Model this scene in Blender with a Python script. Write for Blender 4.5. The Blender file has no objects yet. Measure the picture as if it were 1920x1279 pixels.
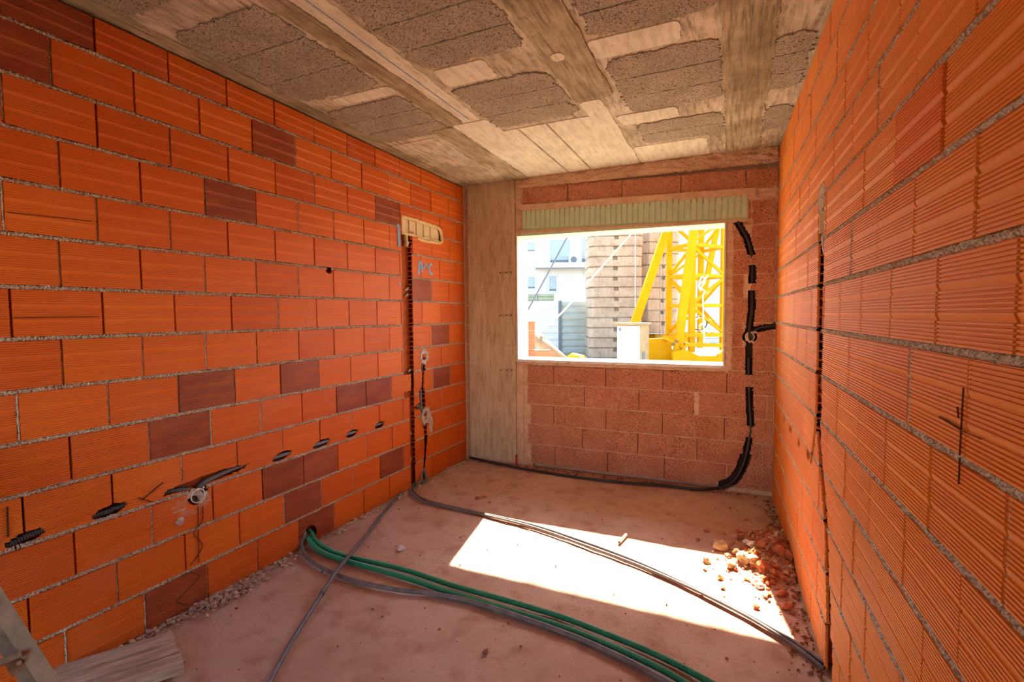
import bpy, math, random
from mathutils import Vector, Matrix, noise
random.seed(7)
S = bpy.context.scene
C = S.collection

# ------------------------------------------------------------------ camera, world, sun, exposure
F, YAW, PIT, ROL = 920.715, 0.42374, -0.05311, -0.00819
CAM = Vector((2.549, -4.464, 1.508))
_f = Vector((-math.sin(YAW)*math.cos(PIT), math.cos(YAW)*math.cos(PIT), math.sin(PIT)))
_r0 = Vector((math.cos(YAW), math.sin(YAW), 0)); _u0 = _r0.cross(_f)
_r = math.cos(ROL)*_r0 + math.sin(ROL)*_u0
_u = -math.sin(ROL)*_r0 + math.cos(ROL)*_u0
cd = bpy.data.cameras.new('camera'); cam = bpy.data.objects.new('camera', cd); C.objects.link(cam)
cd.sensor_width = 36; cd.lens = F/1920*36; cd.clip_start = .02; cd.clip_end = 300
cam.matrix_world = Matrix(((_r.x, _u.x, -_f.x, CAM.x), (_r.y, _u.y, -_f.y, CAM.y), (_r.z, _u.z, -_f.z, CAM.z), (0, 0, 0, 1)))
S.camera = cam

W = bpy.data.worlds.new('world'); S.world = W; W.use_nodes = True
nt = W.node_tree; bg = nt.nodes['Background']
sky = nt.nodes.new('ShaderNodeTexSky'); sky.sky_type = 'NISHITA'; sky.sun_disc = False
sky.sun_elevation = math.radians(41); sky.sun_rotation = math.radians(-10); sky.air_density = 1.0; sky.dust_density = 0.8
nt.links.new(sky.outputs[0], bg.inputs[0]); bg.inputs[1].default_value = 0.34

SUN_DIR = Vector((.18*1.132, -1.132, -1)).normalized()
sl = bpy.data.lights.new('sun', 'SUN'); sl.energy = 13.0; sl.angle = math.radians(.6); sl.color = (1, .87, .68)
so = bpy.data.objects.new('sun', sl); C.objects.link(so); so.location = (0, 6, 12)
so.rotation_euler = SUN_DIR.to_track_quat('-Z', 'Y').to_euler()

vs = S.view_settings
vs.view_transform = 'Standard'; vs.look = 'None'; vs.gamma = 1; vs.use_curve_mapping = False; vs.exposure = 1.95

# ------------------------------------------------------------------ pixel helpers (photo frame 1920 x 1279)
RA, BA, WID = 0.0266, -0.01244, 2.8626
HC = 2.83
def ray(u, v): return (u-960)/F*_r - (v-639.5)/F*_u + _f
def hit(u, v, n, q):
    n = Vector(n); d = ray(u, v); return CAM + d*(n.dot(Vector(q)-CAM)/n.dot(d))
def hz(u, v, z=0): return hit(u, v, (0, 0, 1), (0, 0, z))
def V(u, v, D): return CAM + ray(u, v)*D              # point at depth D along the view axis
def lw(u, v): h = hit(u, v, (1, 0, 0), (0, 0, 0)); return h.y, h.z
def rw(u, v):
    h = hit(u, v, (math.cos(RA), math.sin(RA), 0), (WID, 0, 0)); return -h.y/math.cos(RA), h.z
def bw(u, v):
    h = hit(u, v, (math.sin(BA), math.cos(BA), 0), (0, 0, 0)); return h.x/math.cos(BA), h.z
RH = Vector((math.cos(YAW), math.sin(YAW), 0)); FH = Vector((-math.sin(YAW), math.cos(YAW), 0))

# ------------------------------------------------------------------ object helpers
def mk(name, vs_, fs, m, smooth=False):
    me = bpy.data.meshes.new(name); me.from_pydata([tuple(v) for v in vs_], [], fs)
    me.materials.append(m)
    if smooth: me.shade_smooth()
    me.update(); return me
def link(name, me, parent=None, loc=None, mat4=None):
    o = bpy.data.objects.new(name, me); C.objects.link(o)
    if parent: o.parent = parent
    if mat4 is not None: o.matrix_world = mat4
    if loc is not None: o.location = loc
    return o
def tag(o, label=None, cat=None, group=None, kind=None):
    if label: o['label'] = label
    if cat: o['category'] = cat
    if group: o['group'] = group
    if kind: o['kind'] = kind
    return o
def empty(name, loc=(0, 0, 0), rz=0):
    o = bpy.data.objects.new(name, None); C.objects.link(o); o.location = loc; o.rotation_euler = (0, 0, rz); o.empty_display_size = .1
    return o
class MB:
    def __init__(s): s.v = []; s.f = []
    def add(s, v, f):
        n = len(s.v); s.v += [Vector(p) for p in v]; s.f += [tuple(i+n for i in q) for q in f]; return s
    def box(s, a, b):
        x0, y0, z0 = a; x1, y1, z1 = b
        v = [(x0, y0, z0), (x1, y0, z0), (x1, y1, z0), (x0, y1, z0), (x0, y0, z1), (x1, y0, z1), (x1, y1, z1), (x0, y1, z1)]
        return s.add(v, [(0, 3, 2, 1), (4, 5, 6, 7), (0, 1, 5, 4), (1, 2, 6, 5), (2, 3, 7, 6), (3, 0, 4, 7)])
    def bar(s, p, q, w, h, up=(0, 0, 1)):
        p, q = Vector(p), Vector(q); d = (q-p).normalized(); up = Vector(up)
        if abs(d.dot(up)) > .97: up = FH
        a = d.cross(up).normalized()*w/2; b = a.cross(d).normalized()*h/2
        v = [p-a-b, p+a-b, p+a+b, p-a+b, q-a-b, q+a-b, q+a+b, q-a+b]
        return s.add(v, [(0, 1, 2, 3), (7, 6, 5, 4), (0, 4, 5, 1), (1, 5, 6, 2), (2, 6, 7, 3), (3, 7, 4, 0)])
    def tube(s, pts, r, n=8, caps=True):
        pts = [Vector(p) for p in pts]; N = len(pts); base = len(s.v); ref = None
        rr = r if isinstance(r, (list, tuple)) else [r]*N
        for i, p in enumerate(pts):
            t = (pts[min(i+1, N-1)]-pts[max(i-1, 0)]).normalized()
            if ref is None: ref = t.orthogonal().normalized()
            ref = (ref - t*ref.dot(t)).normalized(); b = t.cross(ref)
            for k in range(n):
                a = 2*math.pi*k/n; s.v.append(p + (ref*math.cos(a)+b*math.sin(a))*rr[i])
        for i in range(N-1):
            for k in range(n):
                a = base+i*n+k; b = base+i*n+(k+1) % n; s.f.append((a, b, b+n, a+n))
        if caps:
            s.f.append(tuple(base+k for k in range(n))[::-1]); s.f.append(tuple(base+(N-1)*n+k for k in range(n)))
        return s
    def build(s, name, m, parent=None, smooth=False, loc=None, mat4=None):
        if loc is not None and parent is None:
            L = Vector(loc); s.v = [p-L for p in s.v]
        return link(name, mk(name, s.v, s.f, m, smooth), parent, loc, mat4)
def spline(pts, n=10):
    P = [Vector(p) for p in pts]; out = []
    P = [2*P[0]-P[1]] + P + [2*P[-1]-P[-2]]
    for i in range(1, len(P)-2):
        a, b, c, d = P[i-1:i+3]
        for k in range(n):
            t = k/n
            out.append(.5*((2*b)+(c-a)*t+(2*a-5*b+4*c-d)*t*t+(3*b-a-3*c+d)*t**3))
    out.append(P[-2]); return out
def resample(pts, step):
    out = [pts[0]]; acc = 0
    for a, b in zip(pts, pts[1:]):
        L = (b-a).length; pos = step-acc
        while pos <= L: out.append(a+(b-a)*(pos/L)); pos += step
        acc = (acc+L) % step if L+acc >= step else acc+L
    out.append(pts[-1]); return out
def corrugated(pts, r, step=.004, dr=.0016):
    p = resample(pts, step); return p, [r-(dr if i % 4 > 1 else 0) for i in range(len(p))]
def nz(x, y, z=0): return noise.noise(Vector((x, y, z)))

# ------------------------------------------------------------------ materials
def hexc(r, g, b): 
    f = lambda c: (c/255/12.92) if c/255 <= .04045 else ((c/255+.055)/1.055)**2.4
    return (f(r), f(g), f(b), 1)
class NM:
    def __init__(s, name, rough=.85, spec=.3):
        s.m = bpy.data.materials.new(name); s.m.use_nodes = True; s.t = s.m.node_tree; s.n = s.t.nodes; s.L = s.t.links
        s.b = s.n['Principled BSDF']; s.b.inputs['Roughness'].default_value = rough; s.b.inputs['Specular IOR Level'].default_value = spec
        s.pos = s.n.new('ShaderNodeNewGeometry').outputs['Position']
    def map(s, scale):
        n = s.n.new('ShaderNodeMapping'); n.inputs['Scale'].default_value = scale; s.L.new(s.pos, n.inputs[0]); return n.outputs[0]
    def noise(s, scale, detail=4, vec=None, rough=.55):
        n = s.n.new('ShaderNodeTexNoise'); n.inputs['Scale'].default_value = scale; n.inputs['Detail'].default_value = detail; n.inputs['Roughness'].default_value = rough
        s.L.new(vec if vec is not None else s.pos, n.inputs['Vector']); return n.outputs['Fac']
    def voro(s, scale, vec=None):
        n = s.n.new('ShaderNodeTexVoronoi'); n.inputs['Scale'].default_value = scale; s.L.new(vec if vec is not None else s.pos, n.inputs['Vector']); return n.outputs['Distance']
    def ramp(s, fac, stops):
        n = s.n.new('ShaderNodeValToRGB'); e = n.color_ramp.elements
        while len(e) < len(stops): e.new(.5)
        for i, (p, c) in enumerate(stops): e[i].position = p; e[i].color = c if len(c) == 4 else (*c, 1)
        s.L.new(fac, n.inputs[0]); return n.outputs[0]
    def bw(s, fac, a, b): return s.ramp(fac, [(a, (0, 0, 0, 1)), (b, (1, 1, 1, 1))])
    def mix(s, fac, a, b, mode='MIX'):
        n = s.n.new('ShaderNodeMix'); n.data_type = 'RGBA'; n.blend_type = mode
        for sock, val in ((n.inputs[0], fac), (n.inputs[6], a), (n.inputs[7], b)):
            if hasattr(val, 'is_output'): s.L.new(val, sock)
            else: sock.default_value = val
        return n.outputs[2]
    def mul(s, a, b):
        n = s.n.new('ShaderNodeMath'); n.operation = 'MULTIPLY'
        for sock, val in ((n.inputs[0], a), (n.inputs[1], b)):
            if hasattr(val, 'is_output'): s.L.new(val, sock)
            else: sock.default_value = val
        return n.outputs[0]
    def rand(s): return s.n.new('ShaderNodeObjectInfo').outputs['Random']
    def color(s, c):
        if hasattr(c, 'is_output'): s.L.new(c, s.b.inputs['Base Color'])
        else: s.b.inputs['Base Color'].default_value = c
        return s
    def bump(s, h, strength=.5, dist=.003):
        n = s.n.new('ShaderNodeBump'); n.inputs['Strength'].default_value = strength; n.inputs['Distance'].default_value = dist
        s.L.new(h, n.inputs['Height']); s.L.new(n.outputs[0], s.b.inputs['Normal']); return s

def brick_mat(name, cols, dust=.35):
    k = NM(name, .62, .4)
    base = k.ramp(k.rand(), [(i/(len(cols)-1), c) for i, c in enumerate(cols)])
    streak = k.noise(5, 4, k.map((1, 1, 3)))
    c = k.mix(k.mul(k.bw(streak, .40, .75), .22), base, (.84, .24, .03, 1), 'MIX')
    blot = k.bw(k.noise(3.2, 5), .52, .78)
    c = k.mix(k.mul(blot, dust), c, (.70, .34, .22, 1))
    dirt = k.bw(k.noise(38, 3), .70, .80)
    c = k.mix(k.mul(dirt, .5), c, (.25, .06, .02, 1))
    k.color(c); k.bump(k.noise(160, 3), .25, .002); return k.m
M = {}
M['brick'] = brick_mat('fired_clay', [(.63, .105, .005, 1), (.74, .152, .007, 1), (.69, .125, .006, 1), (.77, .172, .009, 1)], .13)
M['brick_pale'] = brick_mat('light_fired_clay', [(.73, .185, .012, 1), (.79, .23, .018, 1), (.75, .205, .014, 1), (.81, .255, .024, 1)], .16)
M['brick_dark'] = brick_mat('dark_fired_clay', [(.27, .050, .014, 1), (.34, .062, .018, 1), (.38, .075, .022, 1)], .12)
M['brick_cut'] = brick_mat('broken_clay', [(.60, .12, .025, 1), (.68, .16, .03, 1)], .15)

k = NM('mortar', .95, .1)
n1 = k.noise(130, 3, rough=.7); k.color(k.mix(k.bw(n1, .40, .56), (.30, .20, .13, 1), (.70, .56, .42, 1))); k.bump(n1, .9, .006); M['mortar'] = k.m
k = NM('beige_mortar', .95, .1)
n1 = k.noise(9, 6); c = k.mix(k.bw(n1, .3, .7), (.56, .35, .20, 1), (.74, .53, .36, 1)); k.color(c); k.bump(k.noise(60, 5), .6, .005); M['mortar_beige'] = k.m
k = NM('wall_core', .95, .1); k.color(k.mix(k.bw(k.noise(20, 4), .35, .65), (.34, .075, .02, 1), (.46, .12, .035, 1))); k.bump(k.noise(90, 3), .5, .004); M['core'] = k.m

def pore_mat(name, c1, c2, dark, pscale=95):
    k = NM(name, .95, .1)
    base = k.mix(k.bw(k.noise(5, 5), .35, .68), c1, c2)
    base = k.mix(k.mul(k.rand(), .35), base, c1)
    p = k.noise(pscale, 2, rough=.6); hole = k.bw(p, .36, .43)
    k.color(k.mix(hole, dark, base)); k.bump(hole, .9, .006); return k.m  # pore shade is put into the colour as dark spots, besides the bump
M['block'] = pore_mat('red_aggregate_block', (.54, .225, .12, 1), (.66, .32, .19, 1), (.15, .042, .018, 1), 160)
M['ceil_block'] = pore_mat('grey_aggregate_block', (.37, .305, .215, 1), (.47, .395, .285, 1), (.085, .058, .032, 1), 150)

def concrete(name, c1, c2, stain, grain=None, amt=.6):
    k = NM(name, .85, .25)
    n1 = k.noise(2.2, 8, rough=.65); c = k.mix(k.bw(n1, .36, .62), c1, c2)
    g = k.noise(7, 6, k.map(grain) if grain else None, .7)
    c = k.mix(k.mul(k.bw(g, .45, .68), amt), c, stain)
    sp = k.bw(k.noise(34, 3), .64, .70); c = k.mix(k.mul(sp, .5), c, stain)
    k.color(c); k.bump(g, .35, .006); return k.m
M['conc'] = concrete('rough_concrete', (.38, .30, .185, 1), (.72, .62, .45, 1), (.17, .12, .06, 1), (6, .9, 1), .8)
M['conc_grain'] = concrete('board_marked_concrete', (.27, .205, .105, 1), (.54, .44, .275, 1), (.125, .085, .038, 1), (9, .6, 1), .85)
M['conc_pale'] = concrete('pale_concrete', (.66, .58, .42, 1), (.80, .74, .56, 1), (.36, .27, .15, 1), (5, .8, 1), .5)
M['column'] = concrete('column_concrete', (.52, .385, .23, 1), (.62, .48, .31, 1), (.30, .19, .095, 1), (4, 4, .6), .7)

k = NM('dusty_floor', .82, .3)
n1 = k.noise(1.3, 7, rough=.6); n2 = k.noise(7, 6)
c = k.mix(k.bw(n1, .36, .64), (.54, .315, .215, 1), (.66, .45, .34, 1))
c = k.mix(k.mul(k.bw(n2, .5, .72), .6), c  , (.36, .145, .075, 1))
c = k.mix(k.bw(k.noise(45, 2), .72, .76), c, (.24, .085, .04, 1))
k.color(c); k.bump(k.noise(34, 8, rough=.75), .75, .014); M['floor'] = k.m

def plain(name, c, rough=.5, spec=.4, var=.12, scale=20, metal=0):
    k = NM(name, rough, spec); n = k.noise(scale, 5)
    d = tuple(x*(1-var*2) for x in c[:3])+(1,)
    k.color(k.mix(k.bw(n, .35, .65), d, (*c[:3], 1))); k.b.inputs['Metallic'].default_value = metal
    k.bump(n, .12, .002); return k.m
M['white'] = plain('white_render', (.80, .76, .68), .8, .2, .06, 9)
M['shutter'] = plain('pale_green_board', (.58, .72, .48), .7, .2, .07, 14)
M['cable'] = plain('grey_pvc_conduit', (.16, .145, .15), .45, .4, .15)
M['cable_dust'] = plain('dusty_grey_conduit', (.20, .165, .15), .6, .3, .2)
M['black'] = plain('black_plastic', (.028, .024, .024), .4, .4, .1)
M['black_corr'] = plain('black_corrugated', (.075, .07, .072), .4, .45, .1)
M['gap_shade'] = plain('painted_gap_shade', (.06, .035, .025), .9, .1, .2)  # dark colour painting the shade inside grooves and gaps
M['green'] = plain('green_corrugated', (.018, .27, .12), .35, .5, .12)
M['ring'] = plain('ivory_plastic', (.80, .74, .60), .5, .4, .05)
M['cream'] = plain('cream_plastic', (.80, .62, .36), .6, .3, .05)
M['foam'] = plain('expanding_foam', (.85, .62, .30), .9, .1, .12, 40)
M['plaster'] = plain('grey_plaster', (.62, .50, .40), .95, .1, .2, 40)
M['alu'] = plain('dull_aluminium', (.34, .225, .14), .9, .08, .25, 12, 0)
M['rust'] = plain('rusty_steel', (.28, .13, .055), .8, .3, .3, 30)
M['pencil'] = plain('pencil_mark', (.12, .04, .02), .9, .1, .1)
M['blue'] = plain('blue_paint', (.30, .42, .62), .8, .2, .1)
M['redpaint'] = plain('red_paint', (.55, .02, .02), .8, .2, .1)
k = NM('weathered_wood', .85, .2); k.pos = k.n.new('ShaderNodeTexCoord').outputs['Object']; g = k.noise(5, 6, k.map((1.0, 9, 9)), .7)
k.color(k.mix(k.bw(g, .35, .68), (.30, .21, .14, 1), (.66, .52, .40, 1))); k.bump(g, .5, .004); M['wood'] = k.m
M['stone_tan'] = plain('tan_mortar_lump', (.68, .46, .25), .95, .1, .15, 25)
M['stone_red'] = plain('red_brick_chip', (.52, .16, .065), .95, .1, .18, 25)
M['dust_pale'] = plain('mortar_dust', (.60, .40, .29), .95, .1, .2, 30)
M['dust'] = plain('brick_dust', (.52, .26, .15), .95, .1, .2, 30)
M['stone_white'] = plain('white_lump', (.78, .68, .60), .95, .1, .08, 25)
M['stone_brown'] = plain('brown_lump', (.30, .13, .06), .95, .1, .2, 25)
M['ballast'] = concrete('ballast_concrete', (.27, .21, .145, 1), (.37, .295, .21, 1), (.19, .135, .085, 1), (2, 2, 1), .6)
M['yellow'] = plain('yellow_steel', (.54, .255, .001), .7, .08, .06, 3)
M['facade'] = plain('white_facade', (.47, .47, .455), .85, .2, .04, 1)
M['pane'] = plain('pale_shutter', (.27, .32, .37), .5, .4, .06, 3)
M['fence'] = plain('pale_green_sheet', (.33, .37, .33), .6, .3, .06, 3)
M['fence_white'] = plain('white_sheet', (.46, .465, .455), .6, .3, .04, 3)
M['lumber'] = plain('greenish_boards', (.20, .235, .17), .8, .2, .1, 3)
M['post'] = plain('grey_post', (.12, .14, .15), .6, .3, .1)
M['ground'] = plain('pale_ground', (.42, .36, .28), .95, .1, .15, .6)
M['boxwood'] = plain('cabinet_wood', (.36, .235, .105), .7, .2, .12, 6)
M['strap'] = plain('pale_strap', (.72, .60, .40), .8, .2, .05)
M['brick_out'] = brick_mat('site_brick', [(.55, .13, .05, 1), (.62, .18, .08, 1)], .2)
M['dark'] = plain('dark_void', (.03, .02, .015), .9, .1, .1)

# ------------------------------------------------------------------ grid plate builder: local axes s (x), depth w (y), z
def plate(s0, s1, z0, z1, ds, depth, hole=None, prof=None, dz=None, jit=.0, rough=0.0, rseed=0):
    """Rectangular tile face at w=0 (looking to -w) with any irregular holes or nibbled edges, thickness depth."""
    ns = max(1, round((s1-s0)/ds)); xs = [s0+(s1-s0)*i/ns for i in range(ns+1)]
    if prof: zs = [z0+(z1-z0)*p for p, _ in prof]; ws = [d for _, d in prof]
    else:
        nzc = max(1, round((z1-z0)/(dz or ds))); zs = [z0+(z1-z0)*i/nzc for i in range(nzc+1)]; ws = [0]*(nzc+1)
    NX, NZ = len(xs)-1, len(zs)-1
    keep = [[not (hole and hole((xs[i]+xs[i+1])/2, (zs[j]+zs[j+1])/2)) for j in range(NZ)] for i in range(NX)]
    v = []; f = []; vi = {}; vb = {}
    def front(i, j):
        if (i, j) not in vi:
            w = ws[j] + (rough*nz(xs[i]*30+rseed, zs[j]*30) if rough else 0)
            x = xs[i]+(jit*nz(xs[i]*90, zs[j]*90, 5+rseed) if jit else 0); z = zs[j]+(jit*nz(xs[i]*90, zs[j]*90, 9+rseed) if jit and not prof else 0)
            vi[i, j] = len(v); v.append((x, w, z))
        return vi[i, j]
    def back(i, j):
        if (i, j) not in vb:
            a = v[front(i, j)]; vb[i, j] = len(v); v.append((a[0], depth, a[2]))
        return vb[i, j]
    for i in range(NX):
        for j in range(NZ):
            if not keep[i][j]: continue
            f.append((front(i, j), front(i+1, j), front(i+1, j+1), front(i, j+1)))
            if i == 0 or not keep[i-1][j]: f.append((front(i, j), front(i, j+1), back(i, j+1), back(i, j)))
            if i == NX-1 or not keep[i+1][j]: f.append((front(i+1, j+1), front(i+1, j), back(i+1, j), back(i+1, j+1)))
            if j == 0 or not keep[i][j-1]: f.append((front(i+1, j), front(i, j), back(i, j), back(i+1, j)))
            if j == NZ-1 or not keep[i][j+1]: f.append((front(i, j+1), front(i+1, j+1), back(i+1, j+1), back(i, j+1)))
    return v, f
def groove_profile(n=21):
    p = [(0, .0)]; pitch = 1/n
    for i in range(n):
        z = i*pitch
        if i in (6, 13): continue
        p += [(z+pitch*.06, 0), (z+pitch*.56, 0), (z+pitch*.66, .0042), (z+pitch*.94, .0042)]
    p.append((1, .0)); return p
PROF = groove_profile()
ROW, BL, BH, JV = .205, .3062, .187, .010
def frame(t, n, o):
    z = Vector((0, 0, 1))
    return Matrix(((t[0], n[0], z[0], o[0]), (t[1], n[1], z[1], o[1]), (t[2], n[2], z[2], o[2]), (0, 0, 0, 1)))
ML = frame((0, 1, 0), (-1, 0, 0), (0, 0, 0))
MR = frame((math.sin(RA), -math.cos(RA), 0), (math.cos(RA), math.sin(RA), 0), (WID, 0, 0))
MBK = frame((math.cos(BA), -math.sin(BA), 0), (math.sin(BA), math.cos(BA), 0), (0, 0, 0))

# ------------------------------------------------------------------ setting: floor, ceiling, walls
def grid_floor():
    v = []; f = []; x0, x1, y0, y1, d = -.2, 3.2, -5.3, .30, .04
    nx, ny = int((x1-x0)/d), int((y1-y0)/d)
    for j in range(ny+1):
        for i in range(nx+1):
            x, y = x0+i*d, y0+j*d; v.append((x, y, .004*nz(x*3, y*3)+.0025*nz(x*11, y*11, 4)-.006))
    for j in range(ny):
        for i in range(nx): a = j*(nx+1)+i; f.append((a, a+1, a+nx+2, a+nx+1))
    o = link('floor', mk('floor', v, f, M['floor'], True)); tag(o, 'dusty terracotta coloured rough concrete floor', 'floor', kind='structure'); return o
floor = grid_floor()
tag(MB().box((-.25, -5.3, -.3), (3.3, .30, -.02)).build('floor_slab', M['conc']), 'concrete slab under the dusty floor', 'floor', kind='structure')

BRICK_MESH = {}
def full_brick(mat, depth=.05):
    key = (mat, depth)
    if key not in BRICK_MESH:
        v, f = plate(0, BL-JV, 0, BH, 1, depth, prof=PROF); BRICK_MESH[key] = mk('brick', v, f, M[mat])
    return BRICK_MESH[key]

def brick_wall(name, Mx, smin, smax, offs, dark, holes, shell_rows, label, beds_skip, seed, clay='brick'):
    """Running-bond hollow brick wall in local coordinates; holes(row) -> function(s,z) or None."""
    rnd = random.Random(seed)
    wall = MB().box((smin-.02, .048, -.02), (smax+.02, .16, HC)).build(name, M['core'], mat4=Mx)
    tag(wall, label, 'wall', kind='structure')
    for r in range(1, 15):
        z0 = 2.866-ROW*r+.007; z1 = min(z0+BH, HC-.018)
        hole = holes.get(r)
        k0 = math.floor((smin-offs[r])/BL)
        s = offs[r]+k0*BL
        vj = MB()
        while s < smax:
            a, b = max(s+JV/2, smin), min(s+BL-JV/2, smax)
            if b-a > .02:
                mat = clay
                for (dr, ds) in dark:
                    if dr == r and a-.01 <= ds <= b+.01: mat = 'brick_dark' if clay == 'brick' else 'brick'
                dw = rnd.uniform(-.0015, .0025)
                needs = hole and any(hole(a+(b-a)*i/40, z0+(z1-z0)*j/40) for i in range(41) for j in range(41))
                full = b-a > BL-JV-.001 and z1-z0 > BH-.001
                if needs:
                    v, f = plate(a, b, z0, z1, .0055, .011 if r in shell_rows or True else .05, hole, PROF)
                    if f: link('brick', mk('brick', [(x, y+dw, z) for x, y, z in v], f, M[mat]), wall)
                elif full:
                    link('brick', full_brick(mat, .011 if r in shell_rows else .05), wall, (a, dw, z0))
                else:
                    v, f = plate(0, b-a, 0, z1-z0, 1, .04, prof=PROF)
                    link('brick', mk('brick', v, f, M[mat]), wall, (a, dw, z0))
                # thin upright mortar sliver
                if rnd.random() < (.5 if clay == 'brick' else .25) and smin < s < smax and not (hole and hole(s, (z0+z1)/2)):
                    n = 14; vv = []; ff = []
                    w0 = rnd.uniform(-.0005, .007)
                    for i in range(n+1):
                        z = z0+(z1-z0)*i/n; c = s+.0018*nz(z*40, s*9); hwid = .0030+.0026*nz(z*50, s*7, 3)
                        w = w0+.003*nz(z*60, s*5, 8)
                        vv += [(c-hwid-.001, w+.004, z), (c, w, z), (c+hwid+.001, w+.004, z)]
                    for i in range(n):
                        if hole and any(hole(s+e_, z0+(z1-z0)*(i+.5)/n) for e_ in (-.012, 0, .012)): continue
                        q = i*3; ff += [(q, q+1, q+4, q+3), (q+1, q+2, q+5, q+4)]
                    vj.add(vv, ff)
            s += BL
        if vj.f: vj.build('upright_mortar', M['mortar'], wall)
        # bed joint above this course
        if r >= 2:
            zb = z0+BH+.0; zt = zb+ROW-BH; zc = (zb+zt)/2
            n = int((smax-smin)/.0042); vv = []; ff = []
            for i in range(n+1):
                s = smin+(smax-smin)*i/n
                g = rnd.gauss
                lo = -.0105+.0035*nz(s*22, r*31.7)+g(0, .0016); hi = .0095+.0040*nz(s*19, r*31.7+50)+g(0, .0018)
                bul = .0060*nz(s*9, r*17.3, 2)+.0026
                row = [(lo, .011), (lo*.8, .0010+bul+g(0, .0018)), (lo*.1+g(0, .001), -.0028+bul+g(0, .0022)), (hi*.65, .0010+bul+g(0, .0022)), (hi, .011)]
                vv += [(s, max(w, -.007), zc+q) for q, w in row]
            for i in range(n):
                s = smin+(smax-smin)*(i+.5)/n
                if any(h and h(s, zc) for h in (hole, holes.get(r-1))) or any(a < s < b and zl < zc < zh for a, b, zl, zh in beds_skip): continue
                for q in range(4): a = i*5+q; ff.append((a, a+5, a+6, a+1))
            link('mortar_bed', mk('mortar_bed', vv, ff, M['mortar'], False), wall)
    return wall
def rag(s, z, k=1): return .006*nz(s*60*k, z*60*k, 3)+.004*nz(s*140, z*140, 6)

# ---- left wall
OFF_L = {r: (.545 if r % 2 else .03)*BL for r in range(1, 15)}
OFF_L.update({1: .555*BL, 2: .04*BL, 3: .53*BL, 4: .068*BL, 5: .472*BL, 6: .015*BL, 7: .49*BL, 8: .98*BL, 9: .495*BL, 10: .015*BL, 11: .49*BL, 12: .0*BL, 13: .486*BL, 14: .84*BL})
DARK_L = [(1, -3.41), (2, -3.45), (2, -2.3), (4, -2.6), (3, -1.22), (9, -2.77), (9, -2.16), (10, -2.92), (10, -1.68), (10, -1.38), (12, -2.29), (12, -1.98), (13, -2.17), (14, -2.94), (14, -2.02), (6, -.73), (8, -.50), (10, -.52), (13, -1.24)]
def seg_d(s, z, p, q):
    px, pz = p; qx, qz = q; dx, dz = qx-px, qz-pz; t = max(0, min(1, ((s-px)*dx+(z-pz)*dz)/(dx*dx+dz*dz+1e-9)))
    return math.hypot(s-px-t*dx, z-pz-t*dz)
CH2 = [(-.752, 1.10), (-.765, 1.03), (-.772, .90), (-.79, .82), (-.775, .62), (-.745, .52), (-.74, .34), (-.765, .2), (-.785, .0)]
CH2R = [.032, .018, .017, .045, .045, .03, .018, .018, .026]
SLOTS = [(-3.525, .064, .636), (-3.232, .07, .640), (-2.305, .075, .642), (-1.98, .082, .640), (-1.69, .062, .645), (-1.38, .062, .643)]
def hole_left(s, z):
    n = rag(s, z)
    if -1.055+n*.6 < s < -.905+n and z < 2.20:                      # long upright chase
        if .86 < z < 1.0 and s < -.955: return False
        if z < .80 and s < -.985+n: return False
        return True
    if -1.05+n < s < -.42+n and 2.195+n < z < 2.345+n: return True   # box niche
    for i in range(len(CH2)-1):
        t = CH2R[i] + n*.7
        if seg_d(s, z, CH2[i], CH2[i+1]) < t: return True
    for c, h, zc in SLOTS:
        if ((s-c)/h)**2+((z-zc-(s-c)*.10)/.026)**2 < 1+n*50: return True
    if ((s+2.835)/.055)**2+((z-.578)/.055)**2 < 1+n*40: return True
    if ((s+2.78)/.235)**2+((z-.645-(s+2.78)*.03)/.024)**2 < 1+n*50: return True
    if ((s+2.105)/.06)**2+((z-.065)/.055)**2 < 1+n*30: return True
    if ((s+1.872)/.028)**2+((z-1.825)/.022)**2 < 1+n*30: return True
    if ((s+.845)/.06)**2+((z-.70)/.03)**2 < 1+n*30: return True
    return False
HOLES_L = {r: hole_left for r in range(3, 15)}
wall_left = brick_wall('wall_left', ML, -4.95, -.005, OFF_L, DARK_L, HOLES_L, {11}, 'left wall of orange grooved hollow bricks with dark bricks among them', [], 3)

# ---- right wall (local s runs from the window wall towards the camera)
OFF_R = {}
for r in range(1, 15): OFF_R[r] = ((1-.80) if r % 2 else (1-.27))*BL
OFF_R[4] = (1-.355)*BL; OFF_R[5] = (1-.80)*BL; OFF_R[2] = (1-.33)*BL
DARK_R = [(5, 2.98)]
def chase_r(z): 
    pts = [(2.05, 1.79), (1.0, 1.825), (.85, 1.91), (.58, 2.08), (.19, 2.17), (-.1, 2.19)]
    for (za, sa), (zb, sb) in zip(pts, pts[1:]):
        if z >= zb: return sa+(sb-sa)*(za-z)/(za-zb)
    return pts[-1][1]
def hole_right(s, z):
    n = rag(s, z)
    if z < 2.02 and abs(s-chase_r(z)) < (.070 if z > .95 else .045 if z > .2 else .07)+n: return True
    if z < 1.02 and z > .76 and abs(s-(1.77-(.95-z)*.45)) < .022+n: return True
    for c, zc in ((.58, .767), (.913, .765), (1.274, .767), (1.595, .785)):
        if ((s-c)/.055)**2+((z-zc)/.028)**2 < 1+n*40: return True
    if .40 < z < .75 and abs(s-(.36+(.75-z)*-.05)) < .012+n*.6: return True
    return False
HOLES_R = {r: hole_right for r in range(4, 15)}
wall_right = brick_wall('wall_right', MR, -.04, 4.95, OFF_R, DARK_R, HOLES_R, set(), 'right wall of orange grooved hollow bricks seen at a steep angle', [], 5, 'brick_pale')

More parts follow.
